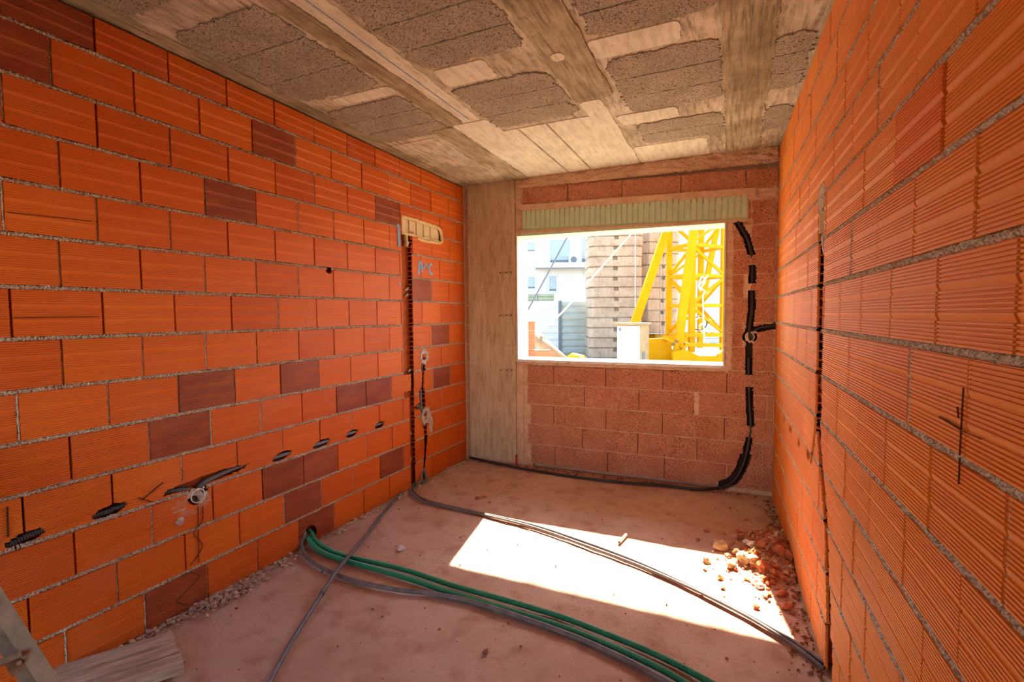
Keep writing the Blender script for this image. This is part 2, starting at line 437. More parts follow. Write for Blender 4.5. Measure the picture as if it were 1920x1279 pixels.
# webs of the cut hollow bricks inside the chases
def webs(wall, rows, edge, sgn, ln, name='web'):
    for z0, z1 in rows:
        m = MB(); n = 4
        for i in range(n+1):
            z = z0+(z1-z0)*i/n; e = edge(z)
            a, b = sorted((e, e+sgn*ln)); m.box((a, .010, z-.004), (b, .049, z+.004))
        m.build(name, M['brick_cut'], wall)
rowz = lambda r: (2.866-ROW*r+.012, 2.866-ROW*r+BH)
webs(wall_left, [rowz(r) for r in range(4, 14) if r not in (10,)], lambda z: -.907, 1, .05)
webs(wall_left, [rowz(r) for r in (10, 11, 12)], lambda z: -.755, 1, .05)
webs(wall_right, [rowz(r) for r in range(5, 14)], lambda z: chase_r(z)-(.072 if z > .95 else .047), -1, .05)

# ---- back wall: aggregate blocks, window opening, concrete column
WX0, WX1, WZ0, WZ1, WT = .585, 2.485, 1.055, 2.285, .26
m = MB(); m.box((-.05, .007, -.02), (WX0, WT, HC)); m.box((WX0, .052, -.02), (WX1, WT, WZ0)); m.box((WX0, .052, WZ1), (WX1, WT, HC)); m.box((WX1, .052, -.02), (3.05, WT, HC))
m.box((2.52, .007, 2.29), (2.72, .06, 2.56)); m.box((WX1, .007, 1.0), (2.52, .06, 2.30)); m.box((WX0, .007, WZ0-.045), (WX1, .06, WZ0)); m.box((WX0, .007, -.02), (.75, .06, WZ0)); m.box((WX0, .007, WZ1), (.66, .06, HC))
wall_back = m.build('wall_back', M['mortar_beige'], mat4=MBK)
tag(wall_back, 'window wall of reddish aggregate blocks with smeared beige mortar', 'wall', kind='structure')
BCOND = [(2.568, 2.26), (2.638, 2.127), (2.679, 1.98), (2.685, 1.90), (2.686, 1.80), (2.682, 1.69), (2.686, 1.55), (2.672, 1.41), (2.672, 1.28), (2.669, 1.14), (2.671, 1.0), (2.677, .87), (2.684, .72), (2.694, .58), (2.682, .45), (2.665, .336), (2.627, .196), (2.56, .08), (2.46, .025)]
BR = .026
def conduit_hole(s, z):
    n = rag(s, z)*.9
    bridges = ((1.925, 1.99), (1.71, 1.775), (.90, .985), (.50, .545)) 
    for a, b in ((1.905, 1.985), (1.70, 1.75), (.895, .99), (.475, .56)):
        if a < z < b: return False
    rr = .030 if z > .33 else .045
    for p, q in zip(BCOND, BCOND[1:]):
        if seg_d(s, z, p, q) < rr+n: return True
    if seg_d(s, z, (2.68, 1.36), (2.86, 1.405)) < .028+n: return True
    if math.hypot(s-2.674, z-1.31) < .058+n: return True
    return False
def block(s0, s1, z0, z1, ragL=0, ragR=0, ragT=0, ragB=0, seed=0, sk=0.0):
    def hole(s, z):
        n = .010*nz(s*22+seed, z*22, seed)+.006*nz(s*70, z*70, seed+4)
        if s < s0+.001+ragL+n*(1 if ragL else .15): return True
        if s > s1-.001-ragR+n*(1 if ragR else .15): return True
        if z > z1-.003-ragT+n*(1 if ragT else .22): return True
        if z < z0+.003+ragB+n*(1 if ragB else .22): return True
        cx, cz = min(s-s0-ragL, s1-ragR-s), min(z-z0-ragB, z1-ragT-z)
        if cx < .014 and cz < .014 and math.hypot(.014-cx, .014-cz) > .013: return True
        return conduit_hole(s, z)
    v, f = plate(s0+.003, s1-.003, z0, z1, .0085, .05, hole, dz=.0085, jit=.002, rough=.003, rseed=seed)
    if sk: v = [(x, y, z+sk*(x-1.65)) for x, y, z in v]
    if f: link('block', mk('block', [(x, y+.0005*(seed % 5), z) for x, y, z in v], f, M['block']), wall_back)
sd = 0
zrow = lambda i: .03+.2*i
PV = .508
def courses():
    global sd
    spec = {0: (.70, [.98, 1.495, 2.005, 2.515], 2.86), 1: (.665, [.738, 1.255, 1.772, 2.277, 2.69, 2.785], 2.86), 2: (.70, [.967, 1.48, 1.986, 2.491, 2.69], 2.86),
            3: (.665, [1.276, 1.78, 2.285, 2.69, 2.81], 2.86), 4: (.665, [.969, 1.478, 1.987, 2.506, 2.68], 2.86)}
    for i, (a, vs_, e) in spec.items():
        xs = [a]+vs_+[e]
        for x0, x1 in zip(xs, xs[1:]):
            sd += 1
            block(x0, x1, zrow(i)+.002, zrow(i+1)-.006, ragL=.03 if x0 == a else 0, seed=sd, ragT=.012 if i == 4 and x1 < 2.51 else 0,
                  ragB=.0, ragR=.035 if (i == 3 and abs(x1-2.285) < .01) else 0)
    for i in range(5, 12):
        sd += 1; alt = i % 2
        block(2.535, 2.672, zrow(i)+.002, zrow(i+1)-.006, ragL=.008, ragR=.05 if alt == 0 else .004, seed=sd, ragT=.03 if i in (10, ) else 0)
        sd += 1; block(2.672, 2.86, zrow(i)+.002, zrow(i+1)-.006, ragL=.004, ragR=.008, seed=sd, ragB=0)
    sd += 1; block(2.70, 2.86, 2.235, 2.40, ragL=.02, seed=sd)
    xs = [.635, 1.112, 1.619, 2.122, 2.626, 2.86]
    for x0, x1 in zip(xs, xs[1:]):
        sd += 1; block(x0, x1, 2.535, 2.725, ragL=.02 if x0 < .7 else 0, ragT=.012, ragB=.012, seed=sd, sk=-.035)
courses()
for i in range(1, 12):                                               # bed joints between the block courses
    a_, b_ = (.6, 2.87) if i < 6 else (2.49, 2.87)
    n_ = int((b_-a_)/.006); vv = []; ff = []; zc = zrow(i)-.002
    for q in range(n_+1):
        s_ = a_+(b_-a_)*q/n_; bl_ = .003*nz(s_*15, i)+.003*nz(s_*90, i, 4)
        for dz_, w_ in ((-.011, .014), (-.007, .004+bl_), (.0, .0005+bl_), (.006, .004+bl_), (.010, .014)): vv.append((s_, w_, zc+dz_+.0025*nz(s_*70, dz_*300, i)))
    for q in range(n_):
        if conduit_hole(a_+(b_-a_)*(q+.5)/n_, zc): continue
        for t in range(4): x_ = q*5+t; ff.append((x_, x_+5, x_+6, x_+1))
    link('mortar_bed', mk('mortar_bed', vv, ff, M['mortar_beige']), wall_back)
# mortar behind the blocks, cut away where the conduit groove runs; a dark sheet paints the shade inside the groove
for a_, b_, c_, d_ in ((2.52, 2.88, .30, 2.29), (2.44, 2.88, -.02, .30)):
    v, f = plate(a_, b_, c_, d_, .009, .054, conduit_hole, dz=.009)
    link('mortar_backing', mk('mortar_backing', [(x, y+.007 if y < .01 else y, z) for x, y, z in v], f, M['mortar_beige']), wall_back)
for a_, c_, d_ in ((2.51, 1.0, 2.29), (2.45, -.01, 1.0)): MB().box((a_, .0505, c_), (2.88, .053, d_)).build('groove_shade', M['gap_shade'], wall_back)
# column
v, f = plate(.055, .578, 0, HC-.002, .03, .02, lambda s, z: s > .572+.008*nz(z*9, 1), dz=.03, rough=.003)
col = link('concrete_column', mk('concrete_column', [(x, y-.010, z) for x, y, z in v], f, M['column'], False), wall_back)
for zz in (1.93, 1.505, .955):
    for i, dx in enumerate((.415, .448, .478, .508, .535)):
        mm = MB(); big = i % 2
        R_ = .013 if big else .005
        mm.tube([(dx+R_*math.cos(t*math.pi/6), -.0135, zz+R_*math.sin(t*math.pi/6)) for t in range(13)], .0014 if big else .003, 5)
        mm.build('formwork_mark', M['pencil'], col)
MB().box((.40, -.0125, 1.203), (.574, -.0118, 1.2055)).build('seam', M['pencil'], col)
# dark narrow strip of cut bricks between column and left wall
for i in range(14):
    v, f = plate(.004, .05, zrow(i)-.02+.004, min(zrow(i+1)-.02-.006, HC-.003), .008, .03, lambda s, z, i=i: s < .012+.006*nz(s*40, z*40, i) or s > .046+.006*nz(s*40, z*30, i+9), dz=.01, rough=.003, rseed=i)
    link('block', mk('block', v, f, M['block']), wall_back)
# rough mortar band under the ceiling, and smeared strips
def smear(s0, s1, z0, z1, thick, name, mat, seed, ds=.008, wall=wall_back, edge=.012, sk=0, amp=.010):
    def hole(s, z):
        n = edge*nz(s*18+seed, z*18, seed)+edge*.5*nz(s*60, z*60, seed)
        return s < s0+edge*.7+n or s > s1-edge*.7+n or z < z0+edge*.7+n or z > z1-edge*.7+n
    v, f = plate(s0, s1, z0, z1, ds, .02, hole, dz=ds)
    v = [(x, (y-thick+amp*nz(x*16, z*30, seed)+amp*.5*nz(x*55, z*70, seed+3)) if y < .015 else y, z+sk*(x-1.65)) for x, y, z in v]
    link(name, mk(name, v, f, M[mat], False), wall)
smear(.585, 2.87, 2.715, 2.850, .022, 'mortar_band', 'mortar_beige', 2, sk=-.012, amp=.016)
smear(.585, 2.72, 2.455, 2.56, .004, 'mortar_band', 'mortar_beige', 4, sk=-.03)
smear(.578, .665, 0, 1.06, .003, 'mortar_strip', 'mortar_beige', 6)
smear(.578, .65, 2.27, 2.74, .003, 'mortar_strip', 'mortar_beige', 9)
smear(2.68, 2.875, 2.385, 2.53, -.006, 'mortar_strip', 'mortar_beige', 19, edge=.006)
smear(2.485, 2.548, 1.02, 2.27, .004, 'mortar_strip', 'mortar_beige', 7)
smear(.6, 2.52, 1.012, 1.058, .004, 'mortar_strip', 'mortar_beige', 8, edge=.006)
smear(2.243, 2.290, zrow(3)+.002, zrow(4)-.004, -.004, 'mortar_strip', 'mortar_beige', 15, edge=.004, ds=.008, amp=.003)
smear(.38, .575, .19, .26, .014, 'mortar_strip', 'column', 12)
MB().box((.565, -.014, .0), (.582, -.008, .10)).build('red_mark', M['redpaint'], col)

# window reveal lining and shutter box
win = tag(empty('window_1'), 'unglazed window opening with white reveals looking onto the crane', 'window', kind='structure'); win.matrix_world = MBK
def wp(name, a, b, mat): return MB().box(a, b).build(name, M[mat], win)
wp('jamb', (WX0, -.006, WZ0), (WX0+.014, WT+.01, WZ1), 'white'); wp('jamb', (WX1-.014, -.006, WZ0), (WX1, WT+.01, WZ1), 'white')
wp('sill', (WX0-.005, -.008, WZ0-.012), (WX1+.005, WT+.05, WZ0+.012), 'white')
m = MB(); v, f = plate(WX0, WX1, 0, .03, 2, WT+.01, dz=1); 
m.add([(x, y-.004, z+WZ1-.018-.012*(x-1.53)) for x, y, z in v], f); m.build('head', M['shutter'], win)
sb = MB(); sb.box((.655, -.002, 2.30), (2.645, .03, 2.535)); sbo = sb
x = .66; rib = MB()
while x < 2.63:
    rib.box((x, -.012, 2.318), (x+.035, 0, 2.53)); x += .0485
def shear(m, k): m.v = [Vector((p.x, p.y, p.z+k*(p.x-1.65))) for p in m.v]; return m
shutter = shear(sbo, -.028).build('shutter_box', M['shutter'], win); shear(rib, -.028).build('rib', M['shutter'], shutter)
shear(MB().box((.62, -.010, 2.281), (2.66, .02, 2.304)), -.028).build('mortar_ledge', M['mortar_beige'], win)
# rough mortar creeping over the shutter box top edge
def creep():
    v, f = plate(.62, 2.70, 2.46, 2.55, .01, .02, lambda s, z: z < 2.494+.012*nz(s*9, 1)+.008*nz(s*40, 2), dz=.008)
    link('mortar_creep', mk('mortar_creep', [(x, y-.016+.004*nz(x*30, z*30), z-.028*(x-1.65)) for x, y, z in v], f, M['mortar_beige']), wall_back)
creep()

# ---- ceiling (local s = Y, w = up, z = X)
MC = Matrix(((0, 0, 1, 0), (1, 0, 0, 0), (0, 1, 0, HC), (0, 0, 0, 1)))
ceiling = MB().box((-5.3, 0, -.25), (.30, .22, 3.3)).build('ceiling', M['conc'], mat4=MC)
tag(ceiling, 'raw slab ceiling of grey aggregate blocks between board-marked concrete ribs', 'ceiling', kind='structure')
def cplate(name, y0, y1, x0, x1, mat, proud, edge, seed, ds=.016, corner=(.03, .03), rough=.003, xedge=None):
    xe = xedge or edge
    def hole(s, z):
        n1_ = nz(s*14+seed, z*14, seed)+.6*nz(s*45, z*45, seed+2)
        lo, hi = s-y0, y1-s
        a = min(lo-(edge*.6-edge*n1_ if corner[0] else -.001), hi-(edge*.6-edge*n1_ if corner[1] else -.001)); b = min(z-x0, x1-z)-xe*.6+xe*n1_
        if a < 0 or b < 0: return True
        c = corner[0] if lo < hi else corner[1]
        return c and a < c and b < c and math.hypot(c-a, c-b) > c
    v, f = plate(y0, y1, x0, x1, ds, .012, hole, dz=ds, jit=.004, rough=rough, rseed=seed)
    if f: return link(name, mk(name, [(a, b-proud if b < .01 else b, c) for a, b, c in v], f, M[mat]), ceiling)
sd = 100
def bay(x0, x1, groups):
    global sd
    for y0, y1, n in groups:
        cut = 0
        for i in range(n):
            sd += 1
            a = y0+(y1-y0)*i/n; b = y0+(y1-y0)*(i+1)/n
            cplate('ceiling_block', a+.003, b-.003, x0, x1, 'ceil_block', .006+.002*random.random(), .016, sd, .010, (.07 if i == 0 else 0, .07 if i == n-1 else 0), .004, .024)
            if i: MB().box((a-.0032, -.0015, x0+.03), (a+.0032, .01, x1-.03)).build('block_joint_shade', M['gap_shade'], ceiling)  # dark strip paints the shade in the gap between blocks
bay(.10, .715, [(-3.95, -3.10, 4), (-2.96, -2.14, 3), (-2.00, -1.36, 3)])
bay(1.00, 1.62, [(-4.0, -3.2, 3), (-3.02, -2.165, 4), (-1.93, -1.26, 3)])
bay(1.90, 2.485, [(-4.0, -3.2, 4), (-2.95, -2.085, 4), (-1.87, -1.125, 3), (-.92, -.48, 2)])
bay(2.70, 2.90, [(-2.95, -2.15, 4), (-1.75, -1.10, 3), (-.86, -.40, 2)])
def strip(name, y0, y1, x0, x1, mat, proud, edge=.012, ds=.012):
    """long cast strip with softly wandering edges, lying just below the slab"""
    global sd; sd += 1; y0 = max(y0, -4.0); n = int((y1-y0)/.012); nc = 6; v = []; f = []
    for i in range(n+1):
        y = y0+(y1-y0)*i/n; t = min(1, min(y-y0, y1-y)/.03); pin = .02*(1-t)**2
        e0 = x0+pin+edge*(.8*nz(y*5, sd)+.5*nz(y*19, sd, 3)+.25*nz(y*60, sd, 5)); e1 = x1-pin+edge*(.8*nz(y*5, sd+.5)+.5*nz(y*19, sd+.5, 3)+.25*nz(y*60, sd+.5, 5))
        v.append((y, .01, e0))
        for c in range(nc+1): x = e0+(e1-e0)*c/nc; v.append((y, -proud+.002*nz(y*30, x*30, sd), x))
        v.append((y, .01, e1))
    m_ = nc+3
    for i in range(n):
        for c in range(m_-1): a = i*m_+c; f.append((a, a+m_, a+m_+1, a+1))
    f.append(tuple(range(m_))); f.append(tuple(n*m_+c for c in range(m_))[::-1])
    return link(name, mk(name, v, f, M[mat]), ceiling)
strip('concrete_rib', -5.2, -1.46, .735, .845, 'conc_grain', .012); strip('concrete_rib', -5.2, -1.46, .835, .985, 'conc_pale', .005, .02)
strip('concrete_rib', -5.2, -1.45, 1.64, 1.875, 'conc_grain', .012); strip('concrete_rib', -5.2, -.0, 2.475, 2.715, 'conc_grain', .008, .02)
strip('concrete_rib', -5.2, -.01, 0, .10, 'conc_grain', .008)
strip('concrete_panel', -1.44, -.02, .735, 1.015, 'conc_pale', .004, .015); strip('concrete_panel', -1.2, -.02, 1.01, 1.66, 'conc_pale', .005, .02)
strip('concrete_panel', -1.43, -.02, 1.65, 1.79, 'conc_pale', .007); strip('concrete_panel', -.44, -.02, 1.80, 2.34, 'conc_pale', .004, .02)
strip('concrete_panel', -1.30, -.02, .10, .52, 'conc', .004, .015); strip('concrete_rib', -1.43, -.02, .56, .735, 'conc_grain', .010)
strip('concrete_panel', -2.12, -2.02, .30, .72, 'conc_pale', .006, .015, .015); strip('concrete_panel', -2.15, -1.95, 1.03, 1.35, 'conc_pale', .006, .02, .015)
strip('concrete_panel', -2.075, -1.89, 1.88, 2.30, 'conc_pale', .006, .02, .015); strip('concrete_panel', -1.115, -.935, 1.82, 2.20, 'conc_pale', .006, .015, .015)
for x in (1.13, 1.345):
    MB().box((-1.19, -.0085, x), (-.03, -.003, x+.012)).build('formwork_seam', M['conc_grain'], ceiling)
for x in (.905,):
    MB().box((-4.9, -.0085, x), (-1.5, -.003, x+.004)).build('chalk_line', M['blue'], ceiling)
strip('concrete_spot', -2.06, -1.98, 1.68, 1.75, 'conc_pale', .016, .01, .01)

# ---- wall behind the camera, its unseen doorway added and placed to light the room
m = MB(); yb = -5.05
m.box((-.2, yb-.2, 0), (.15, yb, HC)); m.box((1.25, yb-.2, 0), (3.2, yb, HC)); m.box((.15, yb-.2, 2.1), (1.25, yb, HC))
tag(m.build('wall_front', M['mortar_beige']), 'rendered wall behind the viewer with an added doorway that lets light in', 'wall', kind='structure')
# balcony slab of the storey above, outside the window
tag(MB().box((-2.5, .27, 2.83), (5.2, 1.25, 3.02)).build('balcony_slab', M['conc']), 'concrete balcony slab projecting above the window outside', 'balcony', kind='structure')
# ---- PART2

# ------------------------------------------------------------------ things set in the walls
def LW(s, z, w=0): return Vector((-w, s, z))                         # left wall local -> world
def RW(s, z, w=0): return MR @ Vector((s, w, z))
def BWp(s, z, w=0): return MBK @ Vector((s, w, z))
def wire(name, pts, r, mat, label, cat, group=None, corr=False, n=8, sub=10, parent=None, dr=.0016, step=.004):
    p = spline(pts, sub)
    m = MB()
    if corr: q, rr = corrugated(p, r, step, dr); m.tube(q, rr, n+4)
    else: m.tube(p, r, n)
    loc = Vector(pts[0])
    o = m.build(name, M[mat], parent, not corr, loc if parent is None else None)
    if label: tag(o, label, cat, group)
    return o
# cream connection box with foam, in the niche of the left wall
box = tag(empty('connection_box', LW(-.70, 2.20, .01)), 'cream plastic connection box set in yellow foam, high on the left wall', 'box')
def lbox(a, b, name, mat): return MB().box(a, b).build(name, M[mat], box)   # local x: depth out, y along wall, z up
lbox((-.028, -.33, .005), (-.020, .27, .135), 'back_plate', 'cream')
lbox((-.020, -.33, -.002), (.006, .27, .014), 'lower_rim', 'cream'); lbox((-.020, -.335, .005), (.006, -.318, .14), 'end_rim', 'cream')
for i in range(4): lbox((-.020, -.21+i*.11, .014), (-.010, -.198+i*.11, .13), 'divider', 'cream')
def foam(name, pts, r0, parent, mat='foam', seed=0):
    m = MB(); p = resample(spline(pts, 6), .012)
    m.tube(p, [r0*(1+.45*nz(i*.7, seed)+.3*nz(i*1.9, seed+5)) for i in range(len(p))], 9)
    m.v = [q+Vector((.004*nz(q.y*60, q.z*60, 1), .005*nz(q.y*60, q.z*60, 2), .006*nz(q.y*60, q.z*60, 3))) for q in m.v]
    return m.build(name, M[mat], parent, True)
foam('foam', [(-.006, -.335, .145), (-.004, -.15, .148), (-.004, .1, .142), (-.003, .25, .13), (0, .285, .07), (0, .27, .0), (.002, .12, -.01), (.003, .0, -.018), (.003, -.12, -.008)], .016, box, seed=1)
foam('foam', [(-.012, -.265, .0), (-.010, -.262, -.05), (-.012, -.258, -.10)], .020, box, seed=3)
for i in range(4): MB().box((-.002, -.352, .02+i*.03), (.004, -.337, .042+i*.03)).build('brick_stub', M['brick_cut'], box)

def round_box(name, c, rad, axis, label, group=None, depth=.035):
    """flush-mounting box: open round cup with an ivory rim; axis points out of the wall"""
    root = tag(empty(name, c), label, 'junction box', group); root.rotation_euler = axis.to_track_quat('Z', 'Y').to_euler()
    m = MB(); n = 24; v = []; f = []
    prof = [(rad*1.12, .002), (rad*1.12, .005), (rad*.98, .005), (rad*.95, -depth)]
    for r, z in prof:
        for i in range(n): a = 2*math.pi*i/n; v.append((r*math.cos(a), r*math.sin(a), z))
    for j in range(3):
        for i in range(n): a, b = j*n+i, j*n+(i+1) % n; f.append((a, b, b+n, a+n))
    m.add(v[:3*n], f[:2*n]); m.build('rim', M['ring'], root, True)
    c2 = MB(); c2.add(v[2*n:], [tuple(i-2*n for i in q) for q in f[2*n:]]+[tuple(range(n, 2*n))]); c2.build('cup', M['plaster'], root, True)
    for i in range(2):
        t = MB().box((-.006 if i else rad*.8, rad*.85, .001), (.006 if i else rad*1.05, rad*1.2, .0045)).build('lug', M['ring'], root)
    return root
round_box('junction_box', LW(-2.835, .572, .006), .034, Vector((1, 0, 0)), 'ivory round junction box in a chipped hole, lowest on the left wall')
round_box('junction_box', LW(-.748, 1.135, .004), .034, Vector((1, 0, 0)), 'ivory round wall box at the top of the narrow left chase', depth=.03)
round_box('junction_box', LW(-.745, .612, .004), .034, Vector((1, 0, 0)), 'ivory round wall box halfway down the narrow left chase', depth=.03)
round_box('junction_box', BWp(2.674, 1.31, .006), .033, MBK.to_3x3() @ Vector((0, -1, 0)), 'ivory round wall box right of the window')
def patch(name, c, rs_, rz, wall, seed, mat='plaster', thick=.003, inner=0):
    def hole(s, z):
        d = math.hypot((s-c[0])/rs_, (z-c[1])/rz)+.35*nz(s*40, z*40, seed)+.15*nz(s*110, z*110, seed)
        return d > 1 or math.hypot(s-c[0], z-c[1]) < inner
    v, f = plate(c[0]-rs_*1.4, c[0]+rs_*1.4, c[1]-rz*1.4, c[1]+rz*1.4, .005, .03, hole, dz=.005)
    if f: link(name, mk(name, [(x, (y-thick+.003*nz(x*70, z*70, seed)) if y < .02 else y, z) for x, y, z in v], f, M[mat]), wall)
patch('plaster_patch', (-.748, 1.14), .062, .068, wall_left, 1, inner=.035)
patch('plaster_patch', (-.742, .60), .075, .075, wall_left, 2, inner=.035)
patch('plaster_patch', (-.66, .50), .03, .07, wall_left, 3)
patch('plaster_patch', (-2.86, .545), .10, .06, wall_left, 4, inner=.036, thick=-.004)
patch('plaster_patch', (-2.93, .475), .02, .018, wall_left, 5)
patch('plaster_patch', (1.80, 2.03), .075, .06, wall_right, 6, 'mortar')
patch('plaster_patch', (2.70, 1.31), .06, .05, wall_back, 8, 'mortar_beige', inner=.036, thick=-.003)

# conduits inside the left wall slots
wire('corrugated_conduit', [LW(-3.60, .622, .024), LW(-3.46, .645, .018), LW(-3.25, .636, .020), LW(-3.12, .646, .022), LW(-2.98, .640, .018), LW(-2.88, .620, .02), LW(-2.86, .600, .022)], .0135, 'black_corr',
     'ribbed black conduit showing through slots left of the low junction box', 'conduit', corr=True, step=.0022, dr=.0030)
wire('conduit', [LW(-2.815, .600, .022), LW(-2.78, .628, .022), LW(-2.6, .652, .024), LW(-2.45, .640, .028), LW(-2.3, .642, .020), LW(-1.98, .642, .02), LW(-1.69, .645, .022), LW(-1.36, .645, .024), LW(-1.22, .66, .03)], .0125, 'cable',
     'smooth grey conduit showing through slots right of the low junction box', 'conduit', n=10)
wire('conduit', [LW(-.80, .90, .012), LW(-.805, .80, .008), LW(-.80, .70, .006), LW(-.785, .62, .008), LW(-.782, .55, .014)], .011, 'cable', 'short grey conduit beside the lower wall box of the left chase', 'conduit')
wire('conduit', [LW(-.88, .72, .02), LW(-.845, .70, .005), LW(-.80, .665, .008)], .009, 'cable', 'stub of grey conduit entering the left chase from the side', 'conduit')
wire('conduit', [LW(-.762, 1.07, .012), LW(-.768, 1.0, .022)], .010, 'cable', 'grey conduit end below the upper left wall box', 'conduit', sub=6)
# conduit on the window wall
wire('conduit', [BWp(s, z, w) for (s, z), w in zip(BCOND[:9], [.0, .004, .012, .03, .03, .03, .012, .010, .014])], .014, 'black', 'black conduit in the groove from shutter box to wall box', 'conduit')
wire('conduit', [BWp(2.69, 1.35, .016), BWp(2.74, 1.385, .014), BWp(2.80, 1.398, .014), BWp(2.868, 1.405, .016)], .013, 'black', 'black conduit branching from the wall box to the right wall', 'conduit')
# black pipe rising out of the floor run into the window wall
fl = [hz(868, 856), hz(950, 873), hz(1050, 890), hz(1150, 903), hz(1250, 911)]
fl = [Vector((max(p.x, .03), p.y-.035, .012)) for p in fl]
up = [BWp(s, z, w) for (s, z), w in zip(BCOND[9:][::-1], [-.03, -.008, .0, .004, .008, .012, .018, .018, .016, .016])]
wire('black_pipe', fl+[Vector((2.30, -.07, .012))]+up[:1]+up[1:], .0125, 'black', 'black pipe along the window wall foot rising in its groove', 'pipe')
# painted groove shade
for p, q in zip(BCOND, BCOND[1:]):
    pass

# marks on the walls
def stroke(name, wall, pts, wid, mat, w=-.0022, closed=False):
    m = MB(); v = []; f = []
    P = [Vector((a, 0, b)) for a, b in pts]; P = spline(P, 5) if len(P) > 2 else P
    for i, p in enumerate(P):
        t = (P[min(i+1, len(P)-1)]-P[max(i-1, 0)]).normalized(); nrm = Vector((t.z, 0, -t.x))*wid/2*(1+.3*nz(i*.8, wid*99))
        v += [(p.x-nrm.x, w, p.z-nrm.z), (p.x+nrm.x, w, p.z+nrm.z), (p.x-nrm.x, w+.003, p.z-nrm.z), (p.x+nrm.x, w+.003, p.z+nrm.z)]
    for i in range(len(P)-1):
        a = i*4; f += [(a, a+1, a+5, a+4), (a, a+4, a+6, a+2), (a+1, a+3, a+7, a+5)]
    m.add(v, f); return m.build(name, M[mat], wall)
cp = lambda x, y: lw(680+x/4.568, 360+y/4.568)
for pts, wd in (([(478, 705), (484, 640), (492, 588)], .030), ([(492, 590), (506, 620), (508, 690)], .022), ([(480, 655), (505, 645)], .02), ([(508, 628), (520, 652), (534, 628), (545, 622), (556, 655)], .016),
                ([(594, 618), (574, 632), (568, 668), (576, 692), (602, 708)], .022)):
    stroke('blue_letter', wall_left, [cp(*p) for p in pts], wd, 'blue')
stroke('blue_line', wall_left, [cp(303, 275), cp(310, 370), cp(313, 470)], .035, 'blue'); stroke('blue_line', wall_left, [cp(316, 775), cp(318, 800)], .02, 'blue')
c3 = lambda x, y: lw(x/2.975, 849+y/2.975)
stroke('pencil_line', wall_left, [c3(*p) for p in ((1130, 300), (1128, 380), (1080, 450), (1130, 520), (1060, 630))], .003, 'pencil')
stroke('pencil_line', wall_left, [c3(1105, 300), c3(1108, 615)], .003, 'pencil')
stroke('pencil_line', wall_left, [c3(*p) for p in ((1060, 665), (1110, 690), (1040, 770), (985, 830), (1040, 845))], .004, 'pencil')
stroke('pencil_line', wall_left, [c3(790, 265), c3(910, 165)], .005, 'pencil'); stroke('pencil_line', wall_left, [c3(770, 250), c3(850, 275)], .004, 'pencil')
stroke('crack', wall_left, [lw(14, 398), lw(172, 415)], .002, 'dark'); stroke('crack', wall_left, [lw(26, 596), lw(186, 594)], .002, 'dark')
stroke('pencil_line', wall_left, [c3(40, 300), c3(45, 470)], .006, 'pencil')
r3 = lambda x, y: rw(1400+x/2.2096, 700+y/2.2096)
stroke('pencil_line', wall_right, [r3(800, 180), r3(890, 235)], .0028, 'pencil'); stroke('pencil_line', wall_right, [r3(885, 235), r3(980, 275)], .0012, 'pencil')
stroke('pencil_line', wall_right, [r3(875, 140), r3(880, 185)], .0016, 'pencil'); stroke('pencil_line', wall_right, [r3(900, 60), r3(885, 340)], .0008, 'pencil'); stroke('pencil_line', wall_right, [r3(885, 350), r3(880, 460)], .0008, 'pencil')
# pale box and mortar lump in the right wall chase
rb = tag(empty('connection_box', RW(1.79, 1.88, .012)), 'pale box with grey foam at the top of the right wall chase', 'box'); rb.rotation_euler = MR.to_euler()
MB().box((-.05, .018, 0), (.06, .026, .13)).build('back_plate', M['cream'], rb); MB().box((-.062, -.008, 0), (-.050, .026, .13)).build('side', M['cream'], rb)
MB().box((.05, -.004, .0), (.062, .026, .13)).build('side', M['cream'], rb); MB().box((-.02, .008, .0), (-.012, .018, .13)).build('divider', M['cream'], rb)
foam('foam', [(-.06, .0, .14), (0, -.004, .150), (.06, 0, .14)], .016, rb, 'plaster', 7)
foam('foam', [(-.03, .012, -.005), (-.02, .014, -.06), (0, .018, -.10)], .018, rb, 'plaster', 8)
for i, (s, z) in enumerate(((1.80, 1.79), (1.80, 1.70), (1.81, 1.38), (1.81, 1.30), (1.80, 1.20), (1.79, .99), (1.79, .93))):
    m = MB(); n = 10
    m.tube([(s-.035, .042, z-.02), (s, .034, z), (s+.03, .042, z+.02)], [.009, .014, .010], 7)
    m.v = [p+Vector((0, .004*nz(p.x*70, p.z*70, i), .006*nz(p.x*60, p.z*60, i+2))) for p in m.v]; m.build('mortar_lump', M['plaster'], wall_right, True)
for i, (s, z) in enumerate(((-.93, 1.03), (-.93, .985), (-.93, .94), (-.935, .90), (-.94, .47), (-.945, .235), (-.945, 1.74), (-.945, 1.69), (-.77, .80), (-.77, .74))):
    m = MB(); m.tube([(s-.025, .042, z-.012), (s, .034, z), (s+.025, .040, z+.012)], [.008, .012, .009], 7)
    m.v = [p+Vector((0, .004*nz(p.x*70, p.z*70, i), .005*nz(p.x*60, p.z*60, i+2))) for p in m.v]; m.build('mortar_lump', M['plaster'], wall_left, True)

